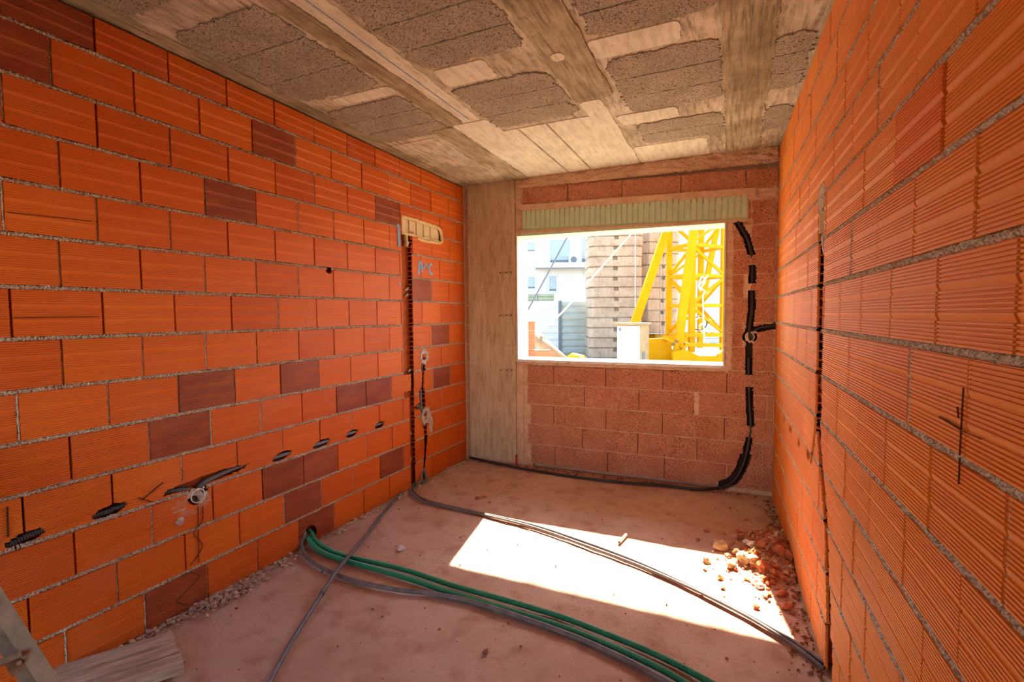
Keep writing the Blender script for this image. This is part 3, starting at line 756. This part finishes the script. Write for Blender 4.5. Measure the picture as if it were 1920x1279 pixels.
# ------------------------------------------------------------------ hoses and cables on the floor
def F_(u, v, z=.012): p = hz(u, v, z); return Vector((p.x, p.y, z))
hole0 = Vector((-.03, -2.105, .075))
wire('green_hose', [Vector((-.03, -2.09, .075)), Vector((.012, -2.10, .062)), F_(596, 1018, .03), F_(640, 1040, .016), F_(750, 1066, .015), F_(850, 1098, .015), F_(950, 1126, .015), F_(1050, 1156, .015), F_(1150, 1194, .015), F_(1240, 1232, .015), F_(1330, 1279, .015), F_(1430, 1340, .015)], .0145, 'green',
     'green ribbed hose on the floor, the one nearer the window', 'hose', 'green hoses', corr=True, n=10, step=.0017, dr=.0018)
wire('green_hose', [Vector((-.03, -2.12, .06)), Vector((.014, -2.135, .045)), F_(600, 1033, .018), F_(640, 1049, .015), F_(750, 1080, .015), F_(850, 1113, .015), F_(950, 1143, .015), F_(1050, 1174, .015), F_(1150, 1213, .015), F_(1240, 1255, .015), F_(1300, 1290, .015), F_(1400, 1350, .015)], .0145, 'green',
     'green ribbed hose on the floor, between its twin and the brown pipe', 'hose', 'green hoses', corr=True, n=10, step=.0017, dr=.0018)
wire('brown_pipe', [Vector((-.03, -2.13, .09)), Vector((.010, -2.16, .075)), F_(565, 1020, .03), F_(575, 1045, .016), F_(610, 1068, .013), F_(660, 1088, .013), F_(740, 1105, .013), F_(800, 1112, .013), F_(880, 1127, .013), F_(980, 1159, .013), F_(1080, 1195, .013), F_(1180, 1240, .013), F_(1260, 1284, .013), F_(1340, 1330, .013)], .0125, 'cable_dust',
     'brown plastic pipe looping out of the left wall beside green hoses', 'pipe')
wire('grey_pipe', [LW(-.775, .12, .01), Vector((.05, -.83, .03)), F_(765, 912, .012), F_(720, 960, .012), F_(690, 1000, .013), F_(660, 1036, .03), F_(635, 1066, .044), F_(610, 1103, .034), F_(570, 1166, .013), F_(540, 1215, .012), F_(500, 1290, .012), F_(460, 1370, .012)], .0115, 'cable',
     'straight grey pipe crossing over the green hoses on the floor', 'pipe', n=10)
MB().tube([F_(608, 1106, .034), F_(603, 1114, .031)], .015, 10).build('coupling', M['cable'], bpy.data.objects['grey_pipe']).matrix_parent_inverse = Matrix.Translation(-bpy.data.objects['grey_pipe'].location)
c1 = [LW(-.785, .10, .012), Vector((.03, -.90, .03)), F_(774, 908), F_(778, 924), F_(800, 938), F_(850, 951), F_(900, 962), F_(1000, 985), F_(1100, 1018), F_(1200, 1056), F_(1300, 1102), F_(1400, 1152), F_(1480, 1198), F_(1548, 1246)]
c1 = [p+Vector((0, 0, 0)) for p in c1]
wire('grey_cable_pipe', c1, .0095, 'cable_dust', 'dusty grey conduit across the sunlit floor, on the window side', 'conduit', 'floor conduits', n=8)
c2 = [LW(-.765, .10, .012), Vector((.03, -.935, .012))]+[p+Vector((.0, -.026-.012*math.sin(i*1.3), 0)) for i, p in enumerate(c1[2:-1])]+[c1[-1]+Vector((-.01, -.03, 0))]
wire('grey_cable_pipe', c2, .0085, 'cable_dust', 'dusty grey conduit across the sunlit floor, on the camera side', 'conduit', 'floor conduits', n=8)
for i, p in enumerate(((c1[-1]+c1[-2])/2, c1[10])):
    pass
# ------------------------------------------------------------------ rubble, crumbs
def rock(seed, sx, sy, sz, sub=2, amp=.6):
    import bmesh
    bm = bmesh.new(); bmesh.ops.create_icosphere(bm, subdivisions=sub, radius=1)
    for v in bm.verts:
        d = 1+amp*noise.noise(v.co*1.6+Vector((seed*7.1, seed*3.3, 0)))+amp*.6*noise.noise(v.co*3.4+Vector((seed, 0, seed*2)))
        v.co *= d; v.co = Vector((v.co.x*sx, v.co.y*sy, max(v.co.z, -.55)*sz))
    me = bpy.data.meshes.new('rock'); bm.to_mesh(me); bm.free(); return me
def drop(name, seed, x, y, size, mat, label, group=None, flat=.6, z=0, cat='stone', tilt=0):
    me = rock(seed, size, size*random.uniform(.6, .9), size*flat); me.name = name; me.materials.append(M[mat])
    o = link(name, me, None, (x, y, z+size*flat*.5)); o.rotation_euler = (tilt*random.uniform(-1, 1), tilt*random.uniform(-1, 1), random.uniform(0, 6.28)); tag(o, label, cat, group); return o
HP = Vector((2.76, -1.08))                                            # heap centre against the right wall
def heap_z(x, y):
    d = math.hypot((x-2.80)/.26, (y+1.06)/.36); return max(0, .085*(1-d))+.004*nz(x*20, y*20)
v = []; f = []; N = 44
for j in range(N+1):
    for i in range(N+1):
        x = 2.48+.41*i/N; y = -1.62+1.0*j/N; h = heap_z(x, y)
        v.append((x, y, h+.010*max(0, nz(x*45, y*45))*(1 if h > .006 else .2)+.006*nz(x*90, y*90)*(1 if h > .006 else 0)-.006))
for j in range(N):
    for i in range(N):
        a = j*(N+1)+i
        if max(v[a][2], v[a+1][2], v[a+N+2][2], v[a+N+1][2]) > -.001: f.append((a, a+1, a+N+2, a+N+1))
tag(link('rubble_heap', mk('rubble_heap', v, f, M['dust'])), 'heap of crushed brick dust against the right wall', 'rubble', kind='stuff')
big = [(1352, 1018, .040, 'stone_tan'), (1395, 1045, .042, 'stone_tan'), (1412, 1050, .036, 'stone_tan'), (1372, 1053, .030, 'stone_tan'), (1380, 1030, .026, 'stone_brown'), (1365, 1033, .016, 'stone_tan'), (1408, 1024, .024, 'stone_white'), (1400, 1018, .020, 'stone_white'),
       (1430, 1032, .028, 'stone_red'), (1445, 1040, .030, 'stone_brown'), (1458, 1012, .030, 'stone_tan'), (1470, 1025, .026, 'stone_red'), (1462, 1045, .034, 'stone_red'), (1478, 1050, .030, 'stone_red'), (1430, 1062, .032, 'stone_red'),
       (1425, 1085, .028, 'stone_tan'), (1435, 1078, .022, 'stone_red'), (1424, 1090, .022, 'stone_white'), (1325, 1044, .022, 'stone_tan'), (1322, 1059, .009, 'stone_brown'), (1465, 1105, .026, 'stone_red'), (1475, 1130, .022, 'stone_red'), (1450, 1070, .024, 'stone_red'), (1412, 1004, .022, 'stone_brown'), (1388, 1008, .020, 'stone_brown')]
uniq = {0: 'round tan mortar lump at the left edge of the rubble heap', 1: 'big tan mortar lump at the sunlit front of the rubble heap', 18: 'flat tan chip lying alone in the sun left of the rubble heap'}
for i, (u, w_, sz, mt) in enumerate(big):
    sz *= 1.25; p = hz(u, w_, .03); x, y = min(p.x, 2.90-sz), p.y
    lab = uniq.get(i) or {'stone_tan': 'tan mortar fragment on the rubble heap', 'stone_white': 'whitish mortar fragment on the rubble heap', 'stone_red': 'red broken brick fragment on the rubble heap', 'stone_brown': 'brown lump of debris on the rubble heap'}[mt]
    drop('rubble_fragment', i+1, x, y, sz, mt, lab, 'rubble fragments, '+mt.split('_')[1], .65, heap_z(x, y)-.006, 'rubble', .3)
def crumbs(name, n, fn, mats, label, rmin, rmax, seed):
    rnd = random.Random(seed); base = [rock(90+i, 1, 1, .6, 1, .8) for i in range(5)]
    m = MB()
    vv = [[v.co.copy() for v in b.vertices] for b in base]; ff = [[tuple(p.vertices) for p in b.polygons] for b in base]
    for i in range(n):
        x, y, z = fn(rnd); r = rmin+(rmax-rmin)*rnd.random()**3; k = rnd.randrange(5); a = rnd.random()*6.28; ca, sa = math.cos(a), math.sin(a)
        m.add([(x+r*(c.x*ca-c.y*sa), y+r*(c.x*sa+c.y*ca), z+r*(c.z+.35)) for c in vv[k]], ff[k])
    o = m.build(name, M[mats]); tag(o, label, 'rubble', kind='stuff'); return o
def heapfn(r):
    x = 2.885-abs(r.gauss(0, .17)); y = -1.10+r.gauss(0, .24); x = max(x, 2.35); return x, y, heap_z(x, y)-.004
crumbs('red_crumbs', 420, heapfn, 'stone_red', 'small red brick crumbs over the rubble heap', .004, .020, 11)
crumbs('tan_crumbs', 220, heapfn, 'stone_tan', 'small tan mortar crumbs over the rubble heap', .004, .018, 12)
def leftfn(r):
    y = r.uniform(-3.5, -.1); x = .008+abs(r.gauss(0, .045))*(1.3 if -2.95 < y < -2.2 else .7); return x, y, .0
crumbs('mortar_crumbs', 900, leftfn, 'mortar_beige', 'mortar crumbs along the foot of the left wall', .003, .013, 13)
def leftfn2(r):
    y = r.gauss(-2.72, .16); x = .02+abs(r.gauss(0, .05)); return x, y, max(0, .02-x*.15)*r.random()
crumbs('mortar_droppings', 900, leftfn2, 'dust_pale', 'pale mortar droppings heaped at the left wall foot', .003, .012, 14)
def rightfn(r):
    y = r.uniform(-2.2, -.1); x = WID-y*RA*1.0-.01-abs(r.gauss(0, .05)); return x, y, -.002
crumbs('brick_crumbs', 350, rightfn, 'stone_brown', 'brick crumbs along the foot of the right wall', .003, .012, 15)
def floorfn(r): return r.uniform(.1, 2.85), r.uniform(-3.6, -.1), -.003
crumbs('floor_grit', 420, floorfn, 'stone_brown', 'dark grit scattered over the floor', .0015, .0075, 16)
def backfn(r): return r.uniform(.5, 2.85), -.015-abs(r.gauss(0, .035)), -.002
crumbs('block_crumbs', 300, backfn, 'stone_brown', 'block crumbs along the foot of the window wall', .003, .011, 17)
p = hz(752, 1027, .01); drop('stone', 60, p.x, p.y, .026, 'stone_white', 'white lump of plaster alone on the shaded floor', None, .6, -.003)
p = hz(910, 1220, .01); drop('stone', 61, p.x, p.y, .018, 'stone_brown', 'small dark stone near the camera beyond the brown pipe', None, .6, -.003)
for i, (u, w_, sz) in enumerate(((895, 932, .022), (908, 929, .018), (918, 940, .014))):
    p = hz(u, w_, .01); drop('brick_chip', 70+i, p.x, p.y, sz, 'stone_red', 'red brick chip on the shaded floor before the window wall', 'brick chips by the window wall', .5, -.003, 'rubble')
p, q = F_(1161, 1017, .009), F_(1174, 1003, .009)
m = MB(); d = (q-p); m.tube([p, q], .010, 12, False); m.tube([q, p], .0075, 12, False)
tag(m.build('pipe_offcut', M['ring'], None, True, p), 'short white plastic pipe offcut on the floor at the edge of the sun patch', 'pipe')

# ------------------------------------------------------------------ plank and ladder at the lower left
zt = .055
A, B_, D_ = hz(136, 1240, zt), hz(322, 1184, zt), hz(345, 1246, zt)
pl = tag(empty('wooden_plank', (A.x, A.y, 0)), 'weathered grey wooden plank lying on the floor by the left wall', 'plank')
ex = (B_-D_); ex.z = 0; wd = ex.length; ex.normalize(); ey = Vector((-ex.y, ex.x, 0))
# far end edge is B-D; the boards run back towards the camera
lnv = (A-B_); lnv.z = 0; L_ = .62; ldir = lnv.normalized(); nb = 3; pang = math.atan2(ldir.y, ldir.x); pl.rotation_euler.z = pang; PR = Matrix.Rotation(-pang, 3, 'Z')
for i in range(nb):
    p0 = B_+(D_-B_)*(i/nb); p1 = B_+(D_-B_)*((i+1)/nb-.03)
    m = MB(); a, b = Vector((p0.x, p0.y, 0)), Vector((p1.x, p1.y, 0)); off = ldir*L_
    dzs = -.004*i*0
    lo = .012
    v = [a, b, b+off, a+off]; vv = [Vector((q.x-A.x, q.y-A.y, lo)) for q in v]+[Vector((q.x-A.x, q.y-A.y, zt+dzs)) for q in v]
    m.add(vv, [(0, 1, 2, 3), (7, 6, 5, 4), (0, 4, 5, 1), (1, 5, 6, 2), (2, 6, 7, 3), (3, 7, 4, 0)])
    m.v = [PR @ p for p in m.v]; m.build('board', M['wood'], pl)
m = MB(); c = B_+ldir*.12; e = D_+ldir*.12
m.bar(Vector((c.x-A.x, c.y-A.y, .005)), Vector((e.x-A.x, e.y-A.y, .005)), .06, .014); m.v = [PR @ p for p in m.v]; m.build('cleat', M['wood'], pl)

# folded ladder leaning against the left wall at the lower left corner
def ladder():
    D = 1.6; vdir = ray(50, 1200).normalized()
    pa, pb = V(0, 1134, D), V(92, 1279, D); d = (pb-pa).normalized()
    foot = pb+d*(-(pb.z-.004)/d.z); top = pa+d*((.03-pa.x)/d.x)
    qa, qb = V(0, 1192, D+.01), V(56, 1279, D+.01); sh = (qa-pa)-d*(qa-pa).dot(d)
    root = tag(empty('ladder', (foot.x, foot.y, 0)), 'dull metal ladder leaning at the lower left corner of the picture', 'ladder')
    o = Vector((foot.x, foot.y, 0)); acr = Vector((-.06, -.36, 0))
    def fix(p): return p-o
    f2 = foot+sh+d*((.004-(foot+sh).z)/d.z)
    for k in (Vector((0, 0, 0)), acr):
        MB().bar(fix(foot+k), fix(top+k), .044, .022, vdir).build('rail', M['alu'], root)
        MB().bar(fix(f2+k), fix(top+sh+k-d*.12), .038, .022, vdir).build('rear_rail', M['alu'], root)
        b = V(36, 1243, D-.02)+k
        MB().bar(fix(b-d*.02), fix(b+d*.025), .055, .03, vdir).build('bracket', M['rust'], root)
        MB().tube([fix(b-vdir*.018), fix(b-vdir*.026)], .007, 8).build('bolt', M['alu'], root)
    L = (top-foot).length; n = int(L/.28)
    for i in range(1, n+1):
        p = foot-d*(.28*i-.06)
        MB().bar(fix(p+acr*.06), fix(p+acr*.94), .05, .018, d).build('rung', M['alu'], root)
ladder()

# ------------------------------------------------------------------ the building site outside the window
tag(MB().box((-60, .27, -.35), (60, 90, -.02)).build('ground', M['ground']), 'pale bare ground of the building site outside', 'ground', kind='structure')
tag(MB().box((-60, -60, -.35), (60, -5.3, -.02)).build('ground', M['ground']), 'pale bare ground behind the house', 'ground', kind='structure')
def frame_at(u, D, z=0, rz=0):
    p = V(u, 588, D); return Vector((p.x, p.y, z))
VR = YAW                                                              # local x = right in the picture, y = away
def slab_mesh(w, dp, h, notch=True, ch=.16):
    """ballast block: chamfered corners, rounded edges, lifting notch in the middle of the front and back top edge"""
    x, y = w/2, dp/2; e = .03
    def ring(ins, z):
        a, b, c = x-ins, y-ins, ch
        return [(-a+c, -b, z), (-.07*w*.6, -b, z), (.07*w*.6, -b, z), (a-c, -b, z), (a, -b+c, z), (a, b-c, z), (a-c, b, z), (-a+c, b, z), (-a, b-c, z), (-a, -b+c, z)]
    rings = [ring(e, 0), ring(0, e), ring(0, h-.12), ring(0, h-e), ring(e, h)]
    v = [p for r in rings for p in r]; f = []; n = 10
    for j in range(4):
        for i in range(n):
            if notch and i == 1 and j >= 2: continue
            a, b = j*n+i, j*n+(i+1) % n; f.append((a, b, b+n, a+n))
    f.append(tuple(range(n))[::-1])
    if notch:
        k = len(v); d = .14; l, r_ = -.07*w*.6, .07*w*.6
        v += [(l, -y+d, h-.12), (r_, -y+d, h-.12), (l, -y+d, h), (r_, -y+d, h)]
        f += [(2*n+1, 2*n+2, k+1, k), (k, k+1, k+3, k+2), (2*n+1, k, k+2, 4*n+1, 3*n+1), (k+1, 2*n+2, 3*n+2, 4*n+2, k+3)]
        f.append((4*n, 4*n+1, k+2, k+3)+tuple(4*n+i for i in range(2, n)))
    else: f.append(tuple(4*n+i for i in range(n)))
    return v, f
def stack(u0, u1, D, z0, count, h, label, group, dp, ch, rz=0):
    w = (u1-u0)/F*D; c = frame_at((u0+u1)/2, D); c += FH*dp/2; 
    me = None
    for i in range(count):
        if me is None:
            v, f = slab_mesh(w, dp, h-.012, True, ch); me = mk('ballast_block', v, f, M['ballast'])
        o = link('ballast_block', me, None, c+RH*random.uniform(-.02, .02)+Vector((0, 0, z0+i*h)))
        o.rotation_euler = (0, 0, YAW+rz+random.uniform(-.015, .015))
        n = ['lowest', 'second', 'third', 'fourth', 'fifth', 'sixth', 'seventh', 'eighth', 'ninth', 'tenth', 'eleventh', 'twelfth', 'thirteenth', 'fourteenth'][i]
        tag(o, f'{n} concrete ballast block from the ground in the {label}' if i else f'lowest concrete ballast block in the {label}', 'ballast block', group)
stack(1107, 1207, 17.0, -.02, 13, .352, 'front stack left of the yellow crane', 'ballast blocks, front stack', 1.5, .16, -.06)
stack(1199, 1275, 18.2, .79, 9, .42, 'rear stack behind the yellow strut', 'ballast blocks, rear stack', 1.5, .2, .15)
# tower crane
cr0 = frame_at(1304, 15.4); crane = tag(empty('tower_crane', cr0, YAW), 'yellow lattice tower crane on its base frame outside the window', 'crane')
def CL(u, v, D): # picture point at depth D -> crane local
    p = V(u, v, D)-cr0; return Vector((p.dot(RH), p.dot(FH), p.z))
def cbar(name, p, q, w, h=None): return MB().bar(p, q, w, h or w, (0, -1, 0)).build(name, M['yellow'], crane)
legs = {}
for nm, u, D in (('A', 1254, 15.6), ('C', 1297, 14.6), ('D', 1313, 16.4), ('E', 1356, 15.35)):
    p = CL(u, 588, D); legs[nm] = p
    cbar('leg', Vector((p.x, p.y, .35)), Vector((p.x, p.y, 9.4)), .16 if nm in 'CE' else .15)
zs = [.85+.9*i for i in range(10)]
for a, b in (('A', 'C'), ('C', 'E'), ('A', 'D'), ('D', 'E')):
    pa, pb = legs[a], legs[b]
    for i, z in enumerate(zs):
        cbar('rung', Vector((pa.x, pa.y, z)), Vector((pb.x, pb.y, z)), .10, .09)
        if i < 9:
            s_ = (i+(a == 'A')) % 2; p, q = (pa, pb) if s_ else (pb, pa)
            cbar('diagonal', Vector((p.x, p.y, z+.05)), Vector((q.x, q.y, z+.85)), .08, .07)
cbar('strut', CL(1254, 420, 15.0), CL(1187, 615, 14.4), .23, .18)
cbar('strut', CL(1304, 405, 13.9), CL(1266, 690, 13.4), .20, .18)
cbar('strut', CL(1345, 425, 16.8), CL(1318, 560, 16.8), .16, .14)
# base frame: side plate, beams, flange bolts
def cpoly(name, pts, D, th):
    v = [CL(u, w_, D) for u, w_ in pts]; n = len(v); v += [p+Vector((0, th, 0)) for p in v]
    f = [tuple(range(n))[::-1], tuple(range(n, 2*n))]+[(i, (i+1) % n, n+(i+1) % n, n+i) for i in range(n)]
    o = MB().add(v, f).build(name, M['yellow'], crane); return o
cpoly('base_plate', [(1207, 636), (1246, 634), (1270, 668), (1272, 700), (1207, 700)], 13.8, .12)
cpoly('base_plate', [(1262, 660), (1284, 655), (1312, 668), (1345, 668), (1362, 652), (1372, 652), (1372, 705), (1262, 705)], 13.2, .12)
cbar('base_beam', CL(1282, 646, 13.6), CL(1372, 648, 14.2), .10, .14); cbar('base_beam', CL(1245, 634, 13.8), CL(1285, 652, 13.3), .09, .12)
cbar('base_beam', CL(1284, 628, 14.4), CL(1365, 628, 15.2), .11, .10); cbar('base_beam', CL(1215, 634, 18.6), CL(1300, 634, 18.6), .3, .3)
cbar('base_beam', CL(1232, 634, 18.6), CL(1262, 640, 14.4), .3, .25)
cbar('base_post', CL(1203, 606, 13.3), CL(1203, 700, 13.3), .13, .1)
for u, w_ in ((1262, 645), (1268, 640)):
    p = CL(u, w_, 13.2); MB().tube([p, p+Vector((0, -.08, 0))], .04, 8).build('bolt', M['rust'], crane)
# white rope tied round the mast
rope = [V(1310, 530, 14.3), V(1317, 519, 14.25), V(1322, 528, 14.25), V(1315, 540, 14.25), V(1322, 547, 14.25), V(1318, 556, 14.3), V(1319, 600, 14.3), V(1321, 642, 14.2)]
wire('rope', rope, .022, 'white', 'white rope knotted on the crane mast', 'rope', n=6, sub=8)
wire('rope', [V(1327, 517, 14.3), V(1320, 526, 14.2), V(1311, 534, 14.2), V(1313, 545, 14.3)], .03, 'white', 'loose white rope loop over the mast knot', 'rope', n=6, sub=8)
for i in range(3):
    c = V(1312+i*7, 610+random.uniform(-6, 6), 15.0+.1*i); R1 = random.uniform(.16, .3)
    wire('cable_coil', [c+RH*R1*math.cos(t)+Vector((0, 0, R1*.75*math.sin(t)))+FH*.02*t for t in [j*.6 for j in range(16)]], .018, ('black', 'strap', 'ring')[i % 3], ['black cable coil hanging inside the crane mast', 'tan cable coil hanging inside the crane mast', 'white cable coil hanging inside the crane mast'][i % 3], 'cable', ['black coils', 'tan coils', 'white coils'][i % 3], n=5, sub=4)
# electric cabinet
ecb = tag(empty('site_cabinet', frame_at(1180, 12.6, -.02), YAW-.72), 'wooden site cabinet with a white front panel beside the crane', 'cabinet')
w_ = .40; h_ = 1.25
MB().box((-.34, 0, 0), (.30, .5, h_)).build('body', M['boxwood'], ecb); MB().box((-.335, -.02, .0), (.295, 0, h_-.03)).build('door', M['white'], ecb)
MB().box((-.39, -.06, h_), (.35, .55, h_+.05)).build('lid', M['boxwood'], ecb); MB().box((-.26, -.025, .35), (.05, -.02, h_-.25)).build('paper_notice', M['fence_white'], ecb)
MB().box((-.28, -.028, h_-.16), (-.22, -.02, h_-.08)).build('latch', M['post'], ecb); MB().box((.30, .12, .35), (.306, .26, .55)).build('label_plate', M['post'], ecb)
# fence of horizontal sheets
def fence(u0, u1, D0, D1, mat, label, n, ztop):
    p, q = frame_at(u0, D0), frame_at(u1, D1); d = (q-p); L = d.length; a = math.atan2(d.y, d.x)
    root = tag(empty('sheet_fence', (p.x, p.y, -.02), a), label, 'fence')
    h = ztop/n; v = [(0, 0, 0), (L, 0, 0), (L, -.05, h*.35), (0, -.05, h*.35), (0, -.05, h*.8), (L, -.05, h*.8), (L, 0, h*.98), (0, 0, h*.98), (0, .02, 0), (L, .02, 0), (L, .02, h*.98), (0, .02, h*.98)]
    f = [(0, 1, 2, 3), (3, 2, 5, 4), (4, 5, 6, 7), (9, 8, 11, 10), (7, 6, 10, 11), (1, 0, 8, 9), (0, 3, 4, 7, 11, 8), (2, 1, 9, 10, 6, 5)]
    me = mk('sheet', v, f, M[mat])
    for i in range(n): link('sheet', me, root, (0, 0, i*h))
    return root, L
fr, L = fence(1052, 1125, 18.6, 18.9, 'fence', 'pale green ribbed sheet fence left of the ballast stack', 8, 2.05)
MB().box((-.1, -.09, 0), (0, .02, 2.05)).build('post', M['post'], fr)
fr, L = fence(940, 1050, 18.9, 18.7, 'fence_white', 'white ribbed sheet fence at the left side of the window view', 8, 2.05)
fr, L = fence(1270, 1420, 24, 24, 'fence_white', 'white ribbed sheet fence behind the crane mast', 8, 1.9)
# pallet of bricks, at the lower left of the window
bs = frame_at(985, 10.2, 0); vb, fb = plate(0, .29, 0, .19, 1, .14, prof=PROF[::2]+[PROF[-1]]); mbk = mk('brick', vb, fb, M['brick_out'])
for lv in range(7):
    for i in range(3):
        if lv > 3 and i > 1: continue
        o = link('loose_brick', mbk, None, bs+RH*((i-1.3)*.31)+Vector((0, 0, lv*.2-.02))); o.rotation_euler = (0, 0, YAW+.05)
        tag(o, 'orange hollow brick outside, %s row from the ground, %s column of the pile' % (('lowest', 'second', 'third', 'fourth', 'fifth', 'sixth', 'top')[lv], ('left', 'middle', 'right')[i]), 'brick', 'stacked bricks outside')
# timber poles and sacks
def pole(p, q, r, label, mat='boxwood'):
    m = MB(); m.tube([p, p+(q-p)*.5, q], [r, r*.95, r*.9], 12); tag(m.build('timber_pole', M[mat], None, True, p), label, 'timber')
z_ = lambda p, z: Vector((p.x, p.y, z))
pole(z_(V(1006, 640, 11.6), .95), z_(V(1075, 690, 11.0), .25), .15, 'thick tan timber pole slanting down below the fence')
pole(z_(V(1004, 645, 12.2), 1.0), z_(V(1070, 700, 12.2), .2), .13, 'grey timber pole lying behind the tan pole', 'wood')
me = rock(5, .26, .2, .26, 3, .3); me.materials.append(M['yellow']); o = link('yellow_bag', me, None, z_(V(1082, 672, 11.5), .36)); tag(o, 'small yellow bag just above the window sill', 'bag')
me = rock(8, .3, .2, .2, 3, .4); me.materials.append(M['white']); o = link('white_sack', me, None, z_(V(1060, 676, 11.3), .28)); tag(o, 'white crumpled sack beside the yellow bag', 'sack')
MB().box((-.8, -.4, 0), (.9, .4, .22)); 
base = tag(MB().box((-1.2, -.5, 0), (1.5, .5, .16)).build('pallet_platform', M['wood'], None, False), 'low timber platform carrying sack and bag', 'platform'); base.location = frame_at(1068, 11.4, -.02); base.rotation_euler.z = YAW
# straps and cables across the view
wire('cable', [V(1066, 440, 9.0), V(1026, 515, 9.0), V(984, 592, 9.0), V(962, 632, 9.0), V(897, 744, 9.0)], .016, 'post', 'dark cable slanting across the left of the window view', 'cable', n=6)
wire('strap', [V(1186, 436, 14.5), V(1105, 527, 13.0), V(1050, 590, 12.2), V(984, 640, 11.0), V(960, 658, 10.6)], .022, 'strap', 'pale strap slanting in front of the ballast stack', 'strap', n=6)
for i, u in enumerate((1191, 1214, 1237, 1243)):
    wire('cable', [V(u, 425, 16.3), V(u, 520, 16.3), V(u, 640, 16.3)], .010, 'ring' if i == 0 else 'post', ['pale upright cord in front of the front ballast stack', 'grey upright wire left of the rear ballast stack', 'grey upright wire before the rear ballast stack, farther from the mast', 'grey upright wire before the rear ballast stack, nearer the mast'][i], 'cable', 'wires by rear ballast stack' if i > 1 else None, n=5)
# white buildings
def building(name, u0, u1, D, h, dp, label, wins, extra=None):
    c = frame_at(u0, D); root = tag(empty(name, (c.x, c.y, 0), YAW), label, 'building'); wd_ = (u1-u0)/F*D
    MB().box((0, 0, 0), (wd_, dp, h)).build('wall', M['facade'], root)
    for a, b, t, bt in wins:
        x0, x1 = (a-u0)/F*D, (b-u0)/F*D; z1 = V((a+b)/2, t, D).z; z0 = V((a+b)/2, bt, D).z
        fm = MB(); fm.box((x0-.1, -.06, z0-.1), (x1+.1, .0, z0)); fm.box((x0-.1, -.06, z1), (x1+.1, 0, z1+.1)); fm.box((x0-.1, -.06, z0), (x0, 0, z1)); fm.box((x1, -.06, z0), (x1+.1, 0, z1))
        wo = fm.build('window', M['facade'], root); MB().box((x0, -.02, z0+(z1-z0)*.14), (x1, .0, z1)).build('roller_shutter', M['pane'], wo); MB().box((x0, -.01, z0), (x1, .0, z0+(z1-z0)*.14)).build('pane', M['post'], wo)
    return root, D, u0
b1, D1, u1_ = building('white_building', 880, 1235, 34, 13, 9, 'white apartment building at the left of the window view', [(1032, 1068, 452, 494), (1091, 1125, 446, 492), (986, 1003, 456, 472), (986, 1003, 520, 541), (1030, 1043, 518, 546), (1098, 1110, 512, 519)])
x0 = (1004-u1_)/F*D1; z1 = V(1060, 500, D1).z
MB().box((x0, -1.3, z1-.18), (x0+9, 0, z1+.14)).build('balcony', M['facade'], b1)
ac = tag(empty('air_conditioner', b1.location+RH*((1066-u1_)/F*D1)-FH*.35+Vector((0, 0, z1+.14)), YAW), 'white outdoor air conditioner unit on the balcony of the white building', 'air conditioner')
MB().box((0, 0, 0), (.8, .3, .56)).build('casing', M['white'], ac); MB().tube([(.32, -.01, .28), (.32, -.02, .28)], .22, 20).build('fan_grille', M['post'], ac)
building('white_building', 1236, 1520, 46, 13, 9, 'white building seen through the crane mast', [(1341, 1352, 506, 522), (1290, 1304, 470, 500)])
lr = tag(empty('lumber_stack', z_(V(1012, 562, 22), 2.02), YAW), 'stack of greenish boards lying above the fence', 'lumber')
for i in range(3):
    for j in range(2): MB().box((-.8+j*.72, -.2, i*.14), (-.1+j*.72, .3, i*.14+.125)).build('board', M['lumber'], lr)
MB().box((-.9, -.25, -2.04), (.9, .35, -.005)).build('trestle', M['fence_white'], lr)
